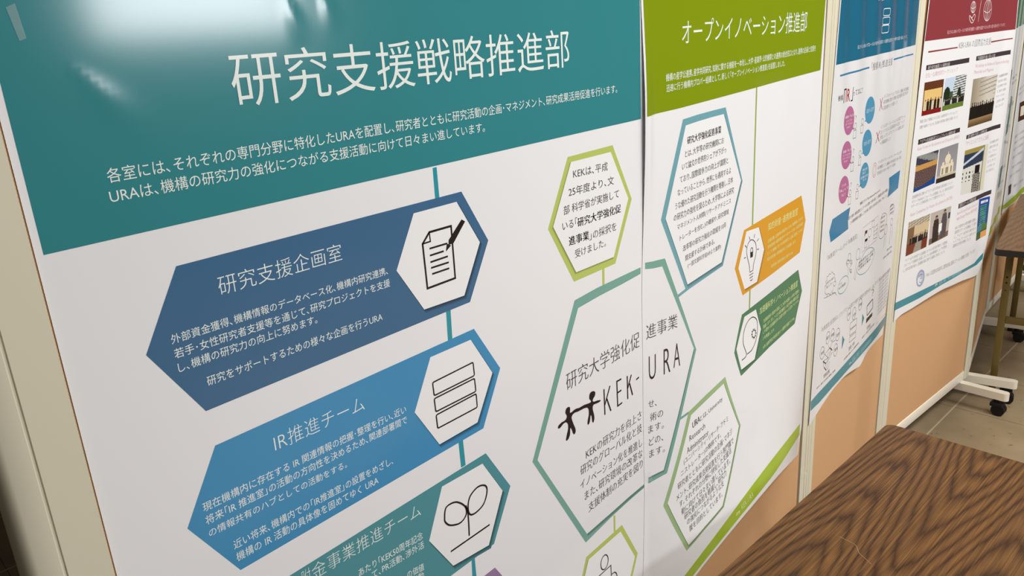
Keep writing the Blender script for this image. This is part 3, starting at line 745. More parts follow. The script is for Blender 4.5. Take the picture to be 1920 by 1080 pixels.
S2.text('note_lettering', [
    ('URA', (166, 294), (206, 256), 34, 0.03), ('とは、University', (207, 262), (326, 150), 34), ('Research', (150, 363), (233, 290), 30), ('Administrator', (137, 430), (252, 326), 32),
    ('(ユニバーシティ・リサーチ・アドミ', (120, 492), (356, 258), 36), ('ニストレーター)の略称です。', (105, 556), (318, 343), 36), ('研究者とともに研究活動の企画・マネジ', (88, 622), (378, 322), 36),
    ('メント、研究成果活用促進を行う専門職で', (80, 684), (385, 370), 36), ('す。それぞれの分野に特化した支援活', (97, 716), (373, 422), 34), ('動に向けて日々まい進しています。', (108, 756), (367, 477), 36),
    ('研究者の負担を軽減し、研究力', (123, 782), (347, 542), 36), ('の強化につながるような支', (138, 810), (333, 597), 34), ('援を目的としています。', (150, 845), (325, 655), 34)], GREY, h4, 4, 2, T=CU)
band = smooth([(1500, 794), (1472, 830), (1440, 871), (1400, 924), (1350, 992), (1283, 1080), (1225, 1156)], 4, False) + smooth([(1240, 1160), (1303, 1075), (1345, 1022), (1381, 977), (1423, 925), (1458, 879), (1499, 815)], 4, False)
bn = S2.mesh('footer_band', [band], BAND_G, layer=1); bn['label'] = 'green band along the bottom edge'
S2.text('footer_lettering', [('KEK-URA', (1391, 956), (1413, 930), 11)], PALE_G, bn, 2, 1)
def tiny_figures(s, x, y, k, m, parent, layer=2):
    s.strokes('figure_logo', [([(x, y), (x + 3 * k, y - 6 * k)], 2.2 * k), ([(x + 3 * k, y - 1 * k), (x + 3 * k, y - 7 * k)], 2 * k), ([(x + 6 * k, y - 4 * k), (x + 7 * k, y - 12 * k)], 2.2 * k), ([(x + 9 * k, y - 6 * k), (x + 8 * k, y - 11 * k)], 2 * k), ([(x + 1 * k, y - 6 * k), (x + 10 * k, y - 12 * k)], 1.6 * k)], 2, m, parent, layer)
tiny_figures(S2, 1380, 967, 0.8, PALE_G, bn)

# ================================================================== the blue poster
def w_blue(u, v):
    w = 0.0055
    w += 0.0016 * math.sin(u * 38 + v * 6) * ss((v + 0.4) / 0.4) * ss((u - 0.02) / 0.1) * ss((0.86 - u) / 0.1)
    w += 0.016 * ss((-v - 0.75) / 0.6) * math.sin(math.pi * max(0, min(1, (u - 0.03) / 0.8)))
    return w
S3 = Sheet(BB, w_blue, 'poster', 'poster with a blue header, pink and blue speech balloons and small drawings', 'poster')
bot3 = smooth([(1516.5, 799), (1535, 770), (1556, 738), (1575, 715), (1588, 702), (1606, 690), (1613, 685), (1624, 663), (1635, 648), (1648, 634), (1655, 627)], 3, False)
out3 = [(1579, -60), (1575.6, 0), (1570.5, 60), (1565, 122), (1557, 220), (1548, 340), (1538, 480), (1528, 640), (1520, 750)] + bot3 + [(1660, 590), (1673, 486), (1690, 350), (1707, 200), (1716.5, 84), (1725, 0), (1731, -60)]
S3.start(S3.px((1590, 700))[0], S3.px((1517, 799))[1])
S3.mesh('paper_sheet', [out3], PAPER, layer=0)
C1 = crop(1540, 0, 380 / 1710); C9 = crop(1530, 100, 190 / 641); CX = crop(1560, 160, 150 / 1157); CY = crop(1560, 280, 140 / 945); CZ = crop(1540, 380, 150 / 900); CW = crop(1520, 500, 160 / 720)
hd = S3.mesh('header', [[(1581, -60), (1577.5, 0), (1572.5, 60), (1567.5, 122), (1600, 114), (1640, 104), (1680, 94), (1717, 84), (1724, 0), (1729.5, -60)]], BLUE_HDR, layer=1)
hd['label'] = 'blue header band with a white three-tier icon'
S3.strokes('stack_icon', [close(M(C1, rounded(p, .2))) for p in ([(527, 74), (584, 69), (579, 128), (523, 134)], [(519, 150), (580, 142), (574, 202), (515, 209)], [(511, 217), (572, 209), (565, 272), (507, 281)])], 1.5, WHITE, hd, 2)
S3.text('title_lettering', [('IR推進', (1647, 2.5), (1673, -1), 18)], WHITE, hd, 2, 2)
S3.text('intro_lettering', [('私たちは、KEKのグローバルや海外研究機関との連携を促進するため様々な取り組んでいます。', C1(305, 417), C1(722, 322), 8)], WHITE, hd, 2, 1, -0.005)
S3.mesh('rule_bar', [M(C1, [(158, 632), (280, 598), (406, 562), (405, 577), (280, 614), (158, 648)]), M(C1, [(611, 496), (690, 472), (776, 450), (775, 462), (690, 485), (610, 510)])], FLAG, layer=1)
S3.text('subtitle_lettering', [('「機構 IR」推進支援', C1(420, 600), C1(598, 548), 15)], GREY, None, 1, 2, -0.01)
S3.text('question_lettering', [('機構', CX(86, 236), CX(156, 218), 11), ('「', CX(165, 260), CX(200, 245), 26), ('」', CX(270, 236), CX(297, 225), 26), ('ってなに？', CX(303, 158), CX(440, 110), 11)], BLACK, None, 1, 2, 0.0)
S3.text('question_lettering', [('IR', CX(195, 245), CX(256, 228), 24)], RED, None, 1, 2, 0.01)
def balloon(poly, m, label, lines, tail):
    b = S3.mesh('speech_balloon', [poly], m, None, 1); b['label'] = label
    S3.mesh('balloon_tail', [tail], m, b, 1)
    S3.text('balloon_lettering', lines, WHITE, b, 2, 1)
balloon(ell(247, 510, 72, 212, 32, .10, CX), PINK, 'pink speech balloon', [('機構の「IR」は', CX(192, 492), CX(314, 442), 5.5), ('インフォ', CX(205, 545), CX(290, 510), 4.5), ('メーション', CX(195, 590), CX(298, 552), 4.5), ('ですか？', CX(205, 640), CX(260, 615), 4.5)], M(CX, [(300, 590), (325, 640), (292, 640)]))
balloon(ell(208, 1010, 72, 206, 32, .10, CX), PINK, 'pink speech balloon', [('機構の「IR」は', CX(160, 990), CX(275, 945), 5.5), ('インベスター', CX(155, 1040), CX(275, 1000), 4.5), ('リレーション', CX(150, 1085), CX(265, 1045), 4.5), ('ですか？', CX(165, 1130), CX(225, 1108), 4.5)], M(CX, [(262, 1090), (288, 1130), (252, 1130)]))
balloon(ell(148, 512, 62, 178, 32, .12, CY), PINK, 'pink speech balloon', [('じゃあ、', CY(125, 480), CY(180, 455), 5), ('「IR」って', CY(90, 560), CY(208, 500), 6), ('なに？', CY(118, 605), CY(165, 585), 5)], M(CY, [(188, 560), (208, 605), (180, 605)]))
balloon(ell(548, 358, 68, 198, 32, .10, CX), BALL, 'light blue speech balloon', [('ちがいます', CX(498, 412), CX(602, 370), 9)], M(CX, [(494, 480), (470, 528), (505, 520)]))
balloon(ell(506, 832, 67, 194, 32, .10, CX), BALL, 'light blue speech balloon', [('ちがいます', CX(456, 888), CX(556, 840), 9)], M(CX, [(452, 950), (428, 998), (465, 985)]))
balloon(ell(408, 330, 54, 166, 32, .12, CY), BALL, 'light blue speech balloon', [('機構の情報', CY(385, 282), CY(445, 255), 4.5), ('IRは', CY(385, 325), CY(425, 300), 5), ('収集分析', CY(362, 388), CY(455, 335), 5), ('です', CY(385, 415), CY(435, 390), 4.5)], M(CY, [(362, 430), (340, 478), (375, 462)]))
mini = []
for T, hx, hy, hr, bx in ((CX, 338, 588, (14, 46), [(310, 660), (350, 642), (345, 755), (305, 772)]), (CX, 440, 522, (15, 42), [(415, 588), (455, 570), (442, 685), (412, 695)]), (CX, 302, 1070, (14, 42), [(275, 1130), (312, 1115), (305, 1235), (268, 1250)]), (CX, 405, 985, (15, 42), [(390, 1052), (420, 1035), (410, 1150), (378, 1160)]),
                          (CY, 229, 545, (12, 34), [(208, 608), (240, 595), (232, 690), (204, 705)]), (CY, 322, 475, (11, 34), [(302, 540), (334, 525), (326, 620), (298, 632)])):
    mini.append(close(ell(hx, hy, *hr, 20, .1, T))); mini.append(close(M(T, bx)))
S3.strokes('little_people', mini, 0.9, GREY, None, 1)
S3.text('question_mark', [('？', CX(330, 510), CX(350, 500), 9), ('？', CX(298, 990), CX(318, 980), 9), ('？', CY(228, 480), CY(246, 470), 8)], GREY, None, 1, 1)
S3.text('cross_mark', [('X', CX(680, 372), CX(726, 345), 22), ('X', CX(628, 842), CX(684, 810), 20)], RED, None, 1, 2, -0.01)
S3.strokes('circle_mark', [close(ell(537, 262, 24, 92, 28, .1, CY)), close(ell(538, 265, 12, 64, 28, .1, CY))], 1.2, PALE_LINE, None, 1)
S3.text('answer_lettering', [('インフォメーションではなく、機構の研究戦略', CX(748, 192), CX(1104, 72), 7.5), ('研究戦略に関わる情報・経営指標・研究力及び', CX(742, 278), CX(1096, 130), 7.5), ('広報活動などの支援のこと', CX(736, 362), CX(948, 268), 7.5),
    ('インベスターリレーションは、経営アピール', CX(704, 640), CX(1056, 470), 7.5), ('広くいうならば、投資家向けの広報、ファンド', CX(700, 715), CX(1046, 540), 7.5), ('資金、レスポンスで、ファンドの獲得に向け', CX(694, 790), CX(1040, 612), 7.5), ('への情報提供のこと', CX(688, 872), CX(846, 795), 7.5),
    ('インスティテューショナル・リサーチは、大学', CY(582, 190), CY(875, 55), 6.5), ('研究機関として、機構の学内情報を分析・可視', CY(576, 262), CY(872, 120), 6.5), ('意思決定のための一連のデータ収集の', CY(570, 330), CY(805, 205), 6.5)], MID, None, 1, 1)
S3.mesh('flag_shape', [M(CY, [(722, 362), (862, 262), (835, 490), (702, 610), (724, 480)])], FLAG, None, 1)
S3.mesh('flag_shape', [M(CZ, [(125, 188), (325, 50), (300, 200), (303, 295), (104, 448), (88, 330)])], FLAG, None, 1)
S3.text('summary_lettering', [('機構における「IR」Institutional Research は', CY(352, 712), CY(606, 535), 6), ('研究・教育・財務活動など、データの収集と分析を通して、客観的な研究の構築し、', CY(205, 902), CY(715, 520), 6.5), ('この業務情報の収集し、これを強く研究の方針決定に反映してゆくこと', CY(225, 960), CY(690, 605), 6.5)], BLACK, None, 1, 1)
S3.text('section_lettering', [('「IR推進チーム」から「IR推進室」', CZ(62, 660), CZ(405, 395), 10)], MID, None, 1, 1)
S3.text('section_lettering', [('「IR推進室」設置後は、バラバラだった論文や様々な情報を整理分析し、更に', CW(88, 560), CW(540, 175), 9), ('なる見える化へ寄与', CW(540, 160), CW(672, 40), 7)], MID, None, 1, 1)
drw = [M(CZ, smooth([(45, 970), (40, 940), (55, 930), (50, 890), (65, 870), (62, 835), (80, 825), (90, 800), (105, 805), (120, 778), (135, 800), (150, 805), (148, 840), (158, 870), (150, 900)], 3, False)), M(CZ, smooth([(45, 970), (40, 1010), (60, 1035), (75, 1020)], 3, False)),
       close(ell(150, 910, 13, 28, 18, .1, CZ)), M(CZ, [(140, 935), (120, 1020), (150, 1010), (170, 1040)]), M(CZ, [(28, 1078), (165, 1010)]), M(CZ, [(60, 1060), (80, 1020), (100, 1040), (120, 990)]),
       close(ell(316, 610, 16, 42, 18, .1, CZ)), M(CZ, smooth([(300, 650), (280, 690), (300, 730), (300, 820)], 4, False)), M(CZ, smooth([(325, 650), (345, 690), (315, 740), (340, 790)], 4, False)), close(ell(296, 668, 16, 22, 14, 0, CZ)), close(ell(335, 668, 14, 22, 14, 0, CZ)), close(ell(330, 768, 10, 20, 14, 0, CZ)),
       close(ell(412, 580, 20, 64, 22, .15, CZ)), M(CZ, smooth([(400, 645), (385, 730), (370, 830), (378, 870), (385, 830), (400, 740)], 4, False)), M(CZ, [(420, 640), (440, 620), (425, 690)]),
       close(M(CZ, smooth([(650, 300), (665, 200), (690, 130), (720, 118), (738, 150), (730, 230), (715, 330), (690, 390), (660, 405), (645, 370)], 3))), close(ell(725, 300, 16, 60, 18, .1, CZ)), M(CZ, [(712, 370), (700, 510)]), M(CZ, [(730, 370), (715, 480)]), close(ell(790, 215, 12, 40, 16, .1, CZ)), M(CZ, [(780, 260), (765, 470)]), M(CZ, [(800, 250), (790, 420)]), M(CZ, smooth([(765, 150), (770, 60), (790, 20), (815, 30), (820, 80), (800, 140)], 3, False)),
       close(M(CZ, [(570, 215), (600, 195), (595, 265), (568, 285)])), close(M(CZ, [(590, 290), (632, 240), (625, 390), (586, 410)])), M(CZ, [(590, 330), (632, 290)]), M(CZ, [(588, 370), (628, 335)]), close(ell(545, 340, 16, 48, 18, .15, CZ)), M(CZ, [(540, 390), (528, 490)]), close(M(CZ, [(488, 445), (515, 425), (508, 495), (484, 515)]))]
for p, q in ((0, 6), (6, 11), (11, 14), (14, 17), (17, 21), (21, 23), (23, 26), (26, len(drw))): S3.strokes('sketch_drawing', drw[p:q], 0.8, GREY, None, 1)
S3.mesh('sketch_fill', [M(CZ, [(492, 320), (520, 305), (512, 350), (500, 345), (482, 390), (490, 345)]), M(CZ, [(490, 415), (522, 395), (518, 420), (490, 445)])], BLACK, None, 1)
S3.strokes('balloon_outline', [close(ell(245, 925, 48, 108, 30, .38, CZ)), close(M(CZ, smooth([(455, 620), (500, 540), (550, 505), (592, 520), (595, 580), (560, 690), (500, 780), (440, 810), (405, 790), (402, 740), (440, 660)], 4)))], 1.1, BAND_T, None, 1)
S3.strokes('dashed_frame', [M(CZ, [(470, 285), (642, 145)]), M(CZ, [(455, 560), (620, 420)])] + [M(CZ, [(468 - i * 1.6, 300 + i * 25), (467 - i * 1.6, 312 + i * 25)]) for i in range(10)] + [M(CZ, [(645 - i * 2, 160 + i * 25), (644 - i * 2, 172 + i * 25)]) for i in range(10)], 0.9, PALE_LINE, None, 1)
S3.strokes('dashed_frame', [M(CW, [(578, 112), (672, 8)]), M(CW, [(548, 488), (640, 385)])] + [M(CW, [(575 - i * 2.2, 130 + i * 25), (574 - i * 2.2, 142 + i * 25)]) for i in range(14)], 0.9, PALE_LINE, None, 1)
S3.text('drawing_lettering', [('研究力の分析力', CZ(58, 925), CZ(138, 860), 5), ('向上したい', CZ(55, 970), CZ(125, 915), 5), ('そうだ', CZ(200, 940), CZ(232, 915), 4), ('IRを推進！', CZ(195, 985), CZ(275, 920), 5), ('IR推進室なら研究', CZ(422, 695), CZ(585, 550), 5), ('戦略の立案に必要', CZ(418, 735), CZ(580, 590), 5), ('な情報を集め、', CZ(412, 775), CZ(560, 640), 5)] +
        [('調査分析', CZ(670 - i * 4, 190 + i * 50), CZ(715 - i * 4, 160 + i * 50), 4) for i in range(4)] + [('情報集め', CZ(772, 60 + i * 40), CZ(812, 25 + i * 40), 4) for i in range(3)] + [('意見交換', CZ(735, 550), CZ(790, 505), 4), ('研究者・支援者・役員', CZ(695, 640), CZ(788, 555), 4)], BLACK, None, 1, 1)
S3.strokes('sketch_drawing', [close(ell(145, 600, 14, 54, 22, .12, CW)), close(ell(184, 575, 14, 54, 22, .12, CW)), close(ell(228, 572, 16, 54, 22, .12, CW)), close(ell(98, 728, 18, 54, 22, .12, CW)), close(ell(210, 702, 15, 54, 22, .12, CW)), close(ell(322, 400, 14, 54, 22, .12, CW)), close(ell(366, 395, 14, 54, 22, .12, CW)), close(ell(418, 318, 14, 50, 22, .12, CW)),
    close(M(CW, [(105, 800), (145, 770), (140, 860), (130, 876), (112, 850)])), M(CW, [(105, 800), (128, 815), (130, 876)]), M(CW, [(128, 815), (160, 770), (182, 720)]), M(CW, [(145, 870), (160, 800)]), close(M(CW, [(118, 740), (158, 690), (178, 690), (150, 770)])), M(CW, [(208, 620), (180, 640), (165, 690)])] +
    [close(M(CW, rounded(p, .15))) for p in ([(332, 480), (390, 432), (388, 482), (330, 530)], [(330, 540), (386, 492), (384, 538), (328, 585)], [(326, 600), (382, 550), (380, 592), (324, 642)])], 0.9, GREY, None, 1)
S3.strokes('box_drawing', [M(CW, [(122, 735), (160, 690)]), M(CW, [(140, 755), (150, 720)]), M(CW, [(150, 745), (170, 700)]), M(CW, [(150, 660), (152, 685)]), M(CW, [(185, 720), (172, 735)])], 1.0, PALE_LINE, None, 1)
S3.strokes('box_drawing', [(M(CW, [(104, 800), (128, 818)]), 2), (M(CW, [(112, 850), (130, 874)]), 2), (M(CW, [(158, 682), (182, 706)]), 2)], 2, BLACK, None, 1)
S3.strokes('laptop_drawing', [close(M(CW, rounded([(475, 335), (524, 272), (524, 345), (475, 415)], .1)))], 2.0, BLACK, None, 1)
S3.mesh('laptop_drawing', [M(CW, [(470, 440), (522, 385), (518, 415), (466, 480)])], BLACK, None, 1)
S3.mesh('arrow_shape', [M(CW, [(268, 582), (286, 615), (260, 700)]), M(CW, [(436, 396), (452, 432), (430, 502)])], BAND_T, None, 1)
S3.text('question_mark', [('？', CW(510, 252), CW(532, 240), 12)], GREY, None, 1, 1)
S3.text('caption_lettering', [('情報収集', CW(108, 945), CW(158, 895), 7), ('整理・分析', CW(320, 715), CW(370, 655), 7), ('可視化', CW(472, 540), CW(505, 505), 7), ('研究力・教育・社会貢献・国際化・財務等', CW(50, 1038), CW(208, 880), 4), ('研究戦略の推進のための基礎資料作成', CW(280, 795), CW(405, 650), 4), ('役員への報告・研究者支援', CW(432, 612), CW(535, 490), 4)] +
        [(t, CW(x, y), CW(x + 26, y - 22), 6) for t, x, y in (('論文', 132, 622), ('情報', 172, 600), ('連携', 216, 600), ('財務', 86, 752), ('教育', 200, 722), ('分析', 312, 425), ('分析', 354, 430), ('評価', 406, 345))], BLACK, None, 1, 1)
S3.text('list_lettering', [('研究成果の最大化', CW(580 - i * 2, 135 + i * 31), CW(660 - i * 2.4, 45 + i * 31), 5) for i in range(10)], MID, None, 1, 1)
bn = S3.mesh('footer_band', [[(1520.5, 753), (1535, 736), (1560, 709), (1590, 675), (1620, 641), (1645, 612), (1663, 588), (1661, 604), (1645, 629), (1620, 659), (1590, 693), (1560, 727), (1535, 756), (1519.5, 771)]], BAND_T, layer=1)
bn['label'] = 'teal band along the bottom edge'
tiny_figures(S3, 1592, 684, 0.45, WHITE, bn)
S3.text('footer_lettering', [('KEK-URA', (1598, 681), (1611, 664), 8), ('研究支援戦略推進部', (1614, 663), (1634, 638), 8)], PALE_TEAL, bn, 2, 1)

# ================================================================== the red poster
def w_red(u, v):
    w = 0.0065
    w += 0.012 * ss((-v - 0.62) / 0.4) * math.sin(math.pi * max(0, min(1, (u - 0.05) / 0.86))) + 0.006 * ss((u - 0.80) / 0.12)
    return w
S4 = Sheet(BC, w_red, 'poster', 'poster with a wine red header and two columns of small photographs', 'poster')
bot4 = smooth([(1675.5, 604), (1690, 590), (1710, 578), (1740, 559), (1765, 544), (1783, 536), (1805, 526), (1829, 517), (1836, 508)], 3, False)
out4 = [(1748, -60), (1742, 0), (1733, 78), (1716, 230), (1700, 370), (1687, 490)] + bot4 + [(1842, 490), (1856, 430), (1874, 310), (1890, 190), (1905, 55), (1910, 0), (1915, -60)]
S4.start(S4.px((1760, 540))[0], S4.px((1676, 604))[1])
S4.mesh('paper_sheet', [out4], PAPER, layer=0)
D4 = crop(1680, 60, 240 / 960); D5 = crop(1660, 220, 260 / 739); D6 = crop(1660, 450, 200 / 1271); D8 = crop(1700, 200, 160 / 785)
hd = S4.mesh('header', [[(1749.5, -60), (1743.5, 0), (1734, 77.5), (1820, 66), (1904, 55), (1909, 0), (1914, -60)]], RED_HDR, layer=1)
hd['label'] = 'wine red header band with globe drawings'
def globe(cx, cy, rx, ry, T, tl=.1):
    return [close(ell(cx, cy, rx, ry, 26, tl, T)), close(ell(cx, cy, rx * .55, ry, 22, tl, T)), close(ell(cx, cy, rx * .15, ry, 18, tl, T)), M(T, smooth([(cx - rx, cy + ry * .08), (cx, cy + ry * .24), (cx + rx, cy - ry * .1)], 5, False))]
S4.strokes('globe_icon', globe(1282, 60, 20, 48, C1) + globe(1403, 85, 32, 92, C1) + [M(C1, [(1350, 0), (1322, 185)])], 1.0, WHITE, hd, 2)
S4.strokes('handshake_icon', [M(C1, smooth([(1250, 130), (1270, 150), (1290, 120), (1297, 140), (1280, 185), (1265, 192), (1250, 160)], 4)), M(C1, [(1258, 140), (1280, 175)])], 1.3, WHITE, hd, 2)
S4.text('intro_lettering', [('私たちは、KEKのグローバルや海外研究機関との連携を促進するため、様々な取り組みを行っています。', C1(1062, 290), C1(1550, 222), 7.5)], ink('pale_rose', (214, 176, 178)), hd, 2, 1)
S4.mesh('rule_bar', [M(C1, [(902, 432), (1150, 395), (1150, 406), (902, 446)]), M(C1, [(1432, 348), (1615, 319), (1615, 328), (1432, 360)])], RED_HDR, layer=1)
S4.text('subtitle_lettering', [('KEK-URA の国際協力支援', C1(1158, 415), C1(1428, 375), 14)], GREY, None, 1, 2, -0.012)
def bar(quad, st, bl, br, h, T):
    b = S4.mesh('heading_bar', [M(T, quad)], CHAR, None, 1)
    S4.text('heading_lettering', [(st, T(*bl), T(*br), h)], ink('light_grey_text', (196, 190, 190)), b, 2, 1)
bar([(228, 250), (551, 192), (548, 228), (225, 288)], '海外研究機関との連携支援', (238, 284), (402, 255), 7.5, D4)
bar([(603, 182), (861, 134), (858, 167), (600, 217)], '外国籍研究者の受入支援', (610, 212), (742, 190), 7, D4)
bar([(168, 808), (481, 716), (478, 750), (164, 847)], 'アジアの加速器科学コミュニティとの連携支援', (178, 840), (442, 762), 7, D4)
bar([(529, 775), (785, 688), (782, 718), (526, 806)], '海外連携や市民との連携支援', (537, 800), (680, 752), 6.5, D4)
bar([(391, 462), (566, 385), (563, 408), (388, 488)], '国際スクールの開催支援', (395, 482), (482, 442), 7, D5)
for ev in [('日仏－仏韓合同ワークショップ', D4(222, 347), D4(462, 296), 9), ('Workshop on Advanced Superconducting', D4(592, 279), D4(845, 237), 9), ('Materials and Magnets', D4(584, 324), D4(729, 299), 8.5),
    ('Asian Forum for Accelerators and Detectors (AFAD)', D4(158, 902), D4(473, 803), 9), ('「サイエンスアゴラ」に出展', D4(522, 857), D4(692, 803), 9), ('Asian Committee for Future Accelerators (ACFA)', D5(131, 538), D5(356, 440), 9), ('Asia-Europe-Pacific School of', D5(381, 528), D5(491, 474), 8), ('High-Energy Physics (AEPSHEP)', D5(379, 557), D5(489, 500), 8)]: S4.text('event_lettering', [ev], RED_TXT, None, 1, 1)
def smalltext(rows, T, m=MID, sizes=None):
    for n in sizes or (len(rows),):
        S4.text('small_lettering', [(t, T(*a), T(*b), h) for t, a, b, h in rows[:n]], m, None, 1, 1); rows = rows[n:]
smalltext([('韓国・釜山で開催された日仏・仏韓合同ワークショップ、', (122, 155), (468, 62), 6), ('調整や議事とりまとめ、日仏韓の研究者に案内を支援しました。', (118, 208), (472, 105), 6),
           ('加速器科学に関わるアジア・太平洋地域の研究者が、インド・', (50, 850), (425, 708), 6), ('デリーでAFADのフォーラムを開催しました。研究交流など', (48, 895), (432, 748), 6), ('をテーマとした学術発表について支援を行いました。', (42, 935), (352, 815), 6)], D8, MID, (2, 3))
smalltext([('アジア・太平洋地域での加速器にまつわる研究者が集まって国際協', (232, 272), (735, 40), 6), ('力について議論を支援しました。KEK機構長としても参加', (222, 328), (728, 92), 6), ('し、研究将来計画の、加速器計画に関する議論に参加しました。', (212, 388), (710, 150), 6), ('URA は国際共同研究、国際会議、国際スクールの開催を支援しています。', (480, 448), (1070, 145), 8)], D6, MID, (3, 1))
smalltext([('KEK が国内外の研究機関と連携し、', (371, 600), (487, 548), 6), ('国際的スクールを開催して、若手', (369, 624), (485, 572), 6), ('に、アジア・太平洋・欧州から', (366, 649), (483, 597), 6), ('トリアル、ワールドへ海外より', (363, 673), (480, 622), 6), ('国際的な学習を開催しました。', (360, 696), (456, 652), 6)], D5)
smalltext([('外国籍研究者が', (768, 345 + 0), (838, 322), 5)] + [(t, (768 - i * 4, 345 + i * 38), (838 - i * 5.5, 322 + i * 38), 5) for i, t in enumerate(('外国籍研究者の', '滞在等を支援し', '生活環境や手続', 'き、案内、相談', 'サポートを行い', '、住居等の案内', 'をおこないます'))], D4)
smalltext([(t, (704 - i * 5, 842 + i * 36), (768 - i * 5.5, 818 + i * 36), 5) for i, t in enumerate(('研究機関が研究', '成果を市民に紹', '介し、アウトリ', 'ーチ活動を行い', 'ました。サイエ', 'ンスの楽しさを', '伝える展示をし'))], D4)
rnd = random.Random(9)
def people(x, y, x0, x1, y0, y1, n, seed=1):
    r = random.Random(seed)
    for i in range(n):
        pw = (x1 - x0) / n; cx = x0 + pw * (i + .5) + r.uniform(-.15, .15) * pw; h = y0 + r.uniform(-.01, .04)
        hy = h + .03; sh = max(0.0, min(1.0, (y - h - .055) / .035))
        if ((x - cx) / (pw * .26)) ** 2 + ((y - hy) / .032) ** 2 < 1: return True, i, y > hy - .012
        if y > h + .055 and y < y1 and abs(x - cx) < pw * (.24 + .22 * sh): return True, i, False
    return False, 0, False
def nz(x, y, s=1): return (math.sin(x * 57.3 + y * 31.7 + s) * math.sin(x * 23.1 - y * 47.9 + 2 * s) + 1) / 2
def mixc(a, b, t): return tuple(p + (q - p) * t for p, q in zip(a, b))
def ph_hall(x, y):
    p, i, head = people(x, y, .08, .98, .5, .86, 7, 3)
    if p: return (120, 96, 74) if head else ((34, 28, 26) if i % 3 else (196, 184, 160))
    if y > .84: return (122, 26, 28)
    if y < .24: return mixc((74, 38, 24), (112, 64, 38), nz(x, y))
    return mixc((196, 158, 92), (232, 204, 140), nz(x * 2, y)) if abs(x - .5) < .45 else (104, 66, 34)
def ph_garden(x, y):
    p, i, head = people(x, y, .02, .98, .62, .86, 12, 5)
    if y > .84: return mixc((84, 108, 42), (106, 128, 52), nz(x, y))
    if p and y > .62: return (140, 118, 104) if head else ((30, 30, 36) if i % 4 else (190, 190, 190))
    if (x - .14) ** 2 / .02 + (y - .5) ** 2 / .05 < 1 or (x - .72) ** 2 / .008 + (y - .6) ** 2 / .06 < 1: return (30, 44, 26)
    if y > .62: return (40, 54, 32)
    if x > .42 + .18 * max(0, .4 - y): return (206, 208, 206) if (y * 13 + x) % 1 < .5 else (88, 96, 102)
    return mixc((150, 176, 206), (214, 220, 226), nz(x, y * 2)) if y < .45 else (60, 80, 60)
def ph_stone(x, y):
    p, i, head = people(x, y, .05, .97, .5, .84, 11, 7)
    if p: return (88, 72, 60) if head else (24, 21, 20)
    if y > .84: return mixc((150, 124, 84), (84, 62, 38), (y - .84) / .16)
    if y > .58: return (40, 34, 28)
    if y < .4 and x > .3 and abs(((y + .1 * x) * 11) % 1 - .5) < .12: return (140, 134, 122)
    return mixc((118, 104, 80), (196, 190, 178), min(1, .3 + 1.1 * x))
def ph_lecture(x, y):
    if y < .28: return (226, 226, 214) if nz(x * 3, y * 7) > .8 else mixc((44, 46, 62), (70, 70, 84), nz(x, y))
    if y < .42: return mixc((168, 120, 62), (206, 160, 92), nz(x * 2, y))
    if y > .9 - .25 * (x > .5) * (x - .5): return (26, 66, 128)
    return mixc((50, 40, 46), (170, 132, 116), nz(x * 9, y * 9) ** 2)
def ph_dome(x, y):
    if y > .86: return mixc((34, 30, 30), (92, 72, 66), nz(x * 8, y * 8) ** 3)
    def dome(cx, cy, rx, ry): return ((x - cx) / rx) ** 2 + ((y - cy) / ry) ** 2 < 1
    white = (214, 204, 180)
    if dome(.5, .36, .15, .13) or abs(x - .5) < .015 and .17 < y < .3: return white
    if dome(.28, .48, .06, .06) or dome(.72, .48, .06, .06): return white
    if abs(x - .5) < .12 and .4 < y < .52: return (200, 190, 166)
    if abs(x - .5) < .33 and .52 < y < .8:
        for cx, wx in ((.5, .07), (.28, .035), (.72, .035)):
            if abs(x - cx) < wx and .6 < y < .78: return (140, 128, 106)
        return white
    if .8 <= y: return (188, 178, 158)
    return mixc((132, 130, 136), (156, 152, 156), y)
def ph_booth(x, y):
    if abs(x - .62) < .1 and .4 < y < .58: return (24, 22, 24)
    if x > .82: return (206, 202, 178) if x > .86 else (120, 116, 104)
    if y < .42 - .1 * x: return (190, 198, 210) if abs(y - .2 + .3 * (x - .4)) < .03 else ((150, 136, 70) if y < .1 else (44, 56, 78))
    if abs(x - .62) < .15 and y > .58: return (52, 48, 48) if nz(x * 7, y * 7) > .45 else (176, 170, 158)
    if x < .44: return (30, 30, 32) if (.5 < y < .72 and (x * 7 % 1) < .3 and (y * 10 % 1) < .5) else (206, 206, 198)
    return (206, 204, 192) if y < .8 else (150, 144, 124)
def ph_meeting(x, y):
    p, i, head = people(x, y, .12, .98, .44, .72, 9, 11)
    if p: return (150, 120, 100) if head else (28, 28, 34)
    if y > .66 and (x < .45 - .35 * (y - .66) or x > .72): return (112, 54, 38)
    if y > .7: return (150, 140, 126)
    if y < .2: return (240, 236, 220) if nz(x * 4, y * 5) > .8 else (150, 138, 116)
    return (196, 176, 142) if x > .3 else (120, 92, 66)
def ph_men(x, y):
    for cx, top, hw in ((.3, .2, .16), (.7, .1, .15)):
        if (x - cx) ** 2 / .0045 + (y - top) ** 2 / .0042 < 1: return (40, 30, 28) if y < top - .01 else (150, 116, 98)
        if .05 < y - top and abs(x - cx) < hw * min(1, .55 + (y - top) * 1.4) and y < .97:
            if .44 < x < .62 and .46 < y < .72: return (224, 224, 226)
            return (40, 36, 38) if cx < .5 else (74, 72, 76)
    if .42 < x < .64 and .46 < y < .74: return (224, 224, 226)
    if x > .88 and .2 < y < .4: return (70, 66, 70)
    return (176, 168, 160) if y < .82 else (112, 90, 76)
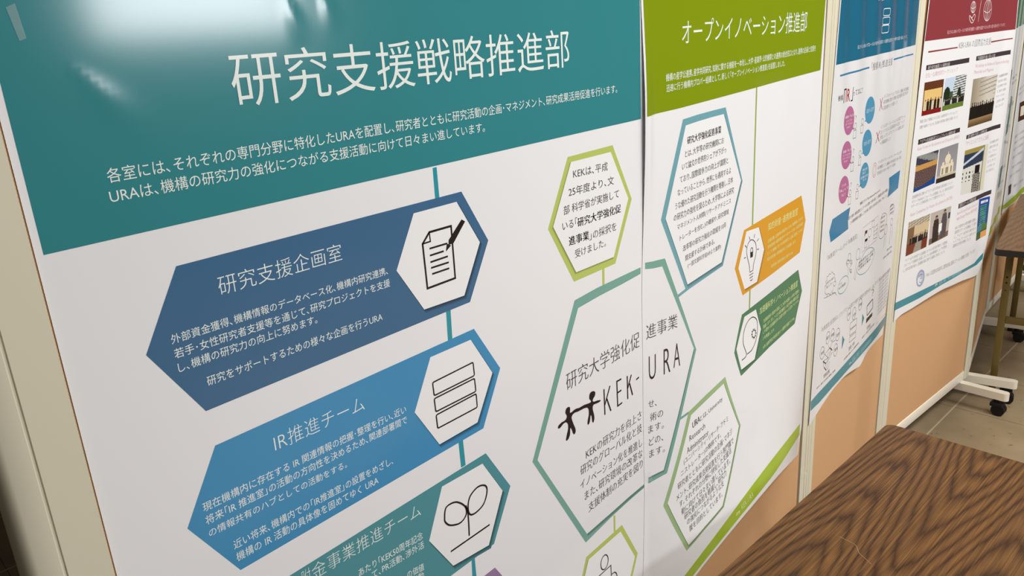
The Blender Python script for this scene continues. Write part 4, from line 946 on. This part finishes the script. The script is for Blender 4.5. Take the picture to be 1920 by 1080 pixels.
def ph_leaflet(x, y):
    if y < .16: return (226, 232, 240) if .06 < y < .13 and .15 < x < .85 and (x * 6 % 1) > .25 else (30, 66, 150)
    if y < .66: return (74, 168, 120) if .2 < x < .8 and (y * 22 % 1) < .45 and nz(x * 9, y) > .25 else (24, 76, 128)
    if y < .8: return (56, 120, 150) if x < .5 else (70, 110, 60)
    return (212, 152, 88) if x > .45 and y > .84 else (50, 92, 62)
def photo(name, quad, T, fn, nx, ny): 
    o = S4.picture('photo_print', M(T, quad), nx, ny, fn, None, 1); o['label'] = name
photo('printed photograph of people in a golden hall', [(215, 380), (360, 352), (335, 598), (190, 632)], D4, ph_hall, 48, 70)
photo('printed photograph of a white building and lawn', [(372, 350), (532, 313), (502, 553), (342, 595)], D4, ph_garden, 54, 70)
photo('printed photograph of a group before a stone wall', [(580, 355), (763, 315), (717, 662), (537, 720)], D4, ph_stone, 57, 89)
photo('printed photograph of a full lecture hall', [(168, 210), (285, 172), (262, 350), (148, 402)], D5, ph_lecture, 54, 73)
photo('printed photograph of a white domed building', [(290, 170), (390, 135), (372, 320), (268, 355)], D5, ph_dome, 54, 73)
photo('printed photograph of an exhibition stand', [(425, 178), (550, 140), (520, 385), (400, 415)], D5, ph_booth, 54, 89)
photo('printed photograph of a meeting room', [(125, 560), (240, 513), (218, 690), (107, 742)], D5, ph_meeting, 54, 70)
photo('printed photograph of two men holding a paper', [(243, 512), (352, 472), (332, 630), (230, 683)], D5, ph_men, 54, 70)
photo('printed picture of a blue and green leaflet', [(500, 437), (558, 420), (535, 628), (482, 660)], D5, ph_leaflet, 38, 96)
em = S4.mesh('round_emblem', [ell(418, 455, 48, 108, 30, .2, D6)], EMBLEM, None, 1)
S4.strokes('emblem_drawing', [close(ell(418, 455, 38, 90, 28, .2, D6)), M(D6, smooth([(395, 440), (415, 415), (445, 410)], 4, False)), M(D6, smooth([(405, 500), (420, 510), (432, 490)], 4, False)), M(D6, [(412, 462), (430, 452)])], 1.4, ink('emblem_dark', (120, 126, 150)), em, 2)
S4.mesh('emblem_face', [ell(405, 490, 26, 50, 20, .2, D6)], ink('emblem_pale', (212, 216, 226)), em, 1.6)
bn = S4.mesh('footer_band', [M(D6, [(118, 752), (400, 615), (680, 475), (900, 365), (1060, 275), (1168, 150), (1158, 225), (1090, 295), (900, 402), (680, 528), (400, 695), (112, 842)])], BAND_T, layer=1)
bn['label'] = 'teal band along the bottom edge'
tiny_figures(S4, *D6(592, 552), 0.45, WHITE, bn)
S4.text('footer_lettering', [('KEK-URA', D6(640, 540), D6(722, 490), 6.5), ('研究支援戦略推進部', D6(742, 475), D6(904, 395), 6)], PALE_TEAL, bn, 2, 1)

# ================================================================== two more posters beyond, seen almost edge on
def w_far(u, v): return 0.006 + 0.002 * math.sin(u * 23)
S5 = Sheet(BD, w_far, 'poster', 'white poster seen almost edge on behind the red headed poster', 'poster', None)
l5 = 0.055; rr5 = 0.845; vb5 = -1.02
_px5 = S5.px
S5.px = lambda p: (max(l5 + 0.01, min(rr5 - 0.02, _px5(p)[0])), _px5(p)[1])
S5.start((l5 + rr5) / 2, vb5)
S5.mesh('paper_sheet', [[(l5, vb5), (rr5, vb5 - 0.03), (rr5, 0.35), (l5, 0.35)]], PAPER, layer=0, raw=True)
hv = S5.px((1910, 50))[1]
GH = ink('dark_green', (70, 122, 92))
h = S5.mesh('header', [[(l5, hv), (rr5, hv), (rr5, 0.35), (l5, 0.35)]], GH, layer=1, raw=True)
S5.mesh('footer_band', [[(l5, vb5 + 0.02), (rr5, vb5 - 0.01), (rr5, vb5 + 0.03), (l5, vb5 + 0.06)]], BAND_G, layer=1, raw=True)
S5.mesh('heading_bar', [[(1894.5, 132), (1898.5, 130), (1891.5, 178), (1888, 179)]], CHAR, layer=1)
S5.mesh('printed_shape', [[(0.55, -0.42), (0.7, -0.44), (0.66, -0.58), (0.52, -0.6)]], GH, layer=1, raw=True)
S5.mesh('printed_shape', [[(0.45, -0.74), (0.58, -0.74), (0.55, -0.84), (0.42, -0.84)]], GH, layer=1, raw=True)
S5.text('small_lettering', [('国際連携・共同研究・地域連携の支援活動のための取り組み', (l5x, yy), (l5x + dx, yy - dx * .9), 5) for l5x, yy, dx in ((1898, 150, 10), (1897, 160, 10), (1890, 205, 11), (1886, 240, 12), (1882, 270, 12), (1876, 320, 10), (1870, 350, 12), (1868, 375, 10))], MID, None, 1, 1)
S6 = Sheet(BE, w_far, 'poster', 'white poster with a lower green band, hung above the black-edged table', 'poster', None)
l6 = S6.px((1879, 395))[0]; vb6 = S6.px((1878, 402))[1]
S6.start(l6 + 0.4, vb6)
S6.mesh('paper_sheet', [[(l6, vb6), (l6 + 0.78, vb6 + 0.02), (l6 + 0.78, 0.4), (l6, 0.4)]], PAPER, layer=0, raw=True)
S6.mesh('footer_band', [[(1879.5, 386), (1890, 378), (1903, 366), (1922, 348), (1922, 358), (1903, 377), (1890, 388), (1878.5, 393)]], BAND_G, layer=1)
S6.picture('photo_print', [(1912, 193), (1928, 186), (1924, 222), (1908.5, 229)], 12, 20, lambda x, y: (226, 220, 200) if abs(x - .45) < .2 and abs(y - .5) < .25 else (70, 46, 32), None, 1)
S6.mesh('printed_mark', [[(1891, 349), (1896.5, 344), (1895, 362), (1890, 367)]], CHAR, layer=1)
S6.text('small_lettering', [('加速器科学インターンシップ等の取り組みの支援', (xx, yy), (xx + dx, yy - dx * .75), 5) for xx, yy, dx in ((1910, 180, 16), (1911, 170, 16), (1903, 260, 18), (1902, 272, 18), (1900, 285, 18), (1898, 300, 18), (1897, 318, 18), (1893, 335, 20), (1900, 352, 18))], MID, None, 1, 1)

flush_text()

# ------------------------------------------------------------------ clear tape
def tape_mat():
    m = mat('clear_tape', (235, 238, 236), 0.12, 0.6); b = m.node_tree.nodes['Principled BSDF']
    b.inputs['Alpha'].default_value = 0.16; return m
TAPE = tape_mat()
def tape(sh, quad, label, ly=6):
    pts = [sh.px(p) for p in quad]; c = (sum(p[0] for p in pts) / 4, sum(p[1] for p in pts) / 4)
    bm = bmesh.new()
    lo = [bm.verts.new(sh.P(u, v, ly * LAYER)) for u, v in pts]; hi = [bm.verts.new(sh.P(u, v, ly * LAYER + 0.0003)) for u, v in pts]
    bm.faces.new(hi)
    for i in range(4): bm.faces.new((lo[i], lo[(i + 1) % 4], hi[(i + 1) % 4], hi[i]))
    L = sh.P(*c, ly * LAYER)
    for v in bm.verts: v.co -= L
    bmesh.ops.recalc_face_normals(bm, faces=bm.faces)
    o = from_bm('clear_tape', bm, TAPE); o.location = L
    o['label'] = label; o['category'] = 'tape'
tape(S1, [(10, 14), (27, 6), (49, 72), (36, 77)], 'strip of clear tape across the upper corner of the teal poster')
tape(S2, [(1208, 886), (1221, 882), (1222, 900), (1209, 905)], 'small bit of clear tape on the seam beside the large hexagon')
tape(S2, [(1499, 887), (1510, 884), (1511, 893), (1500, 897)], 'bit of clear tape at the lower corner of the green headed poster', 30)
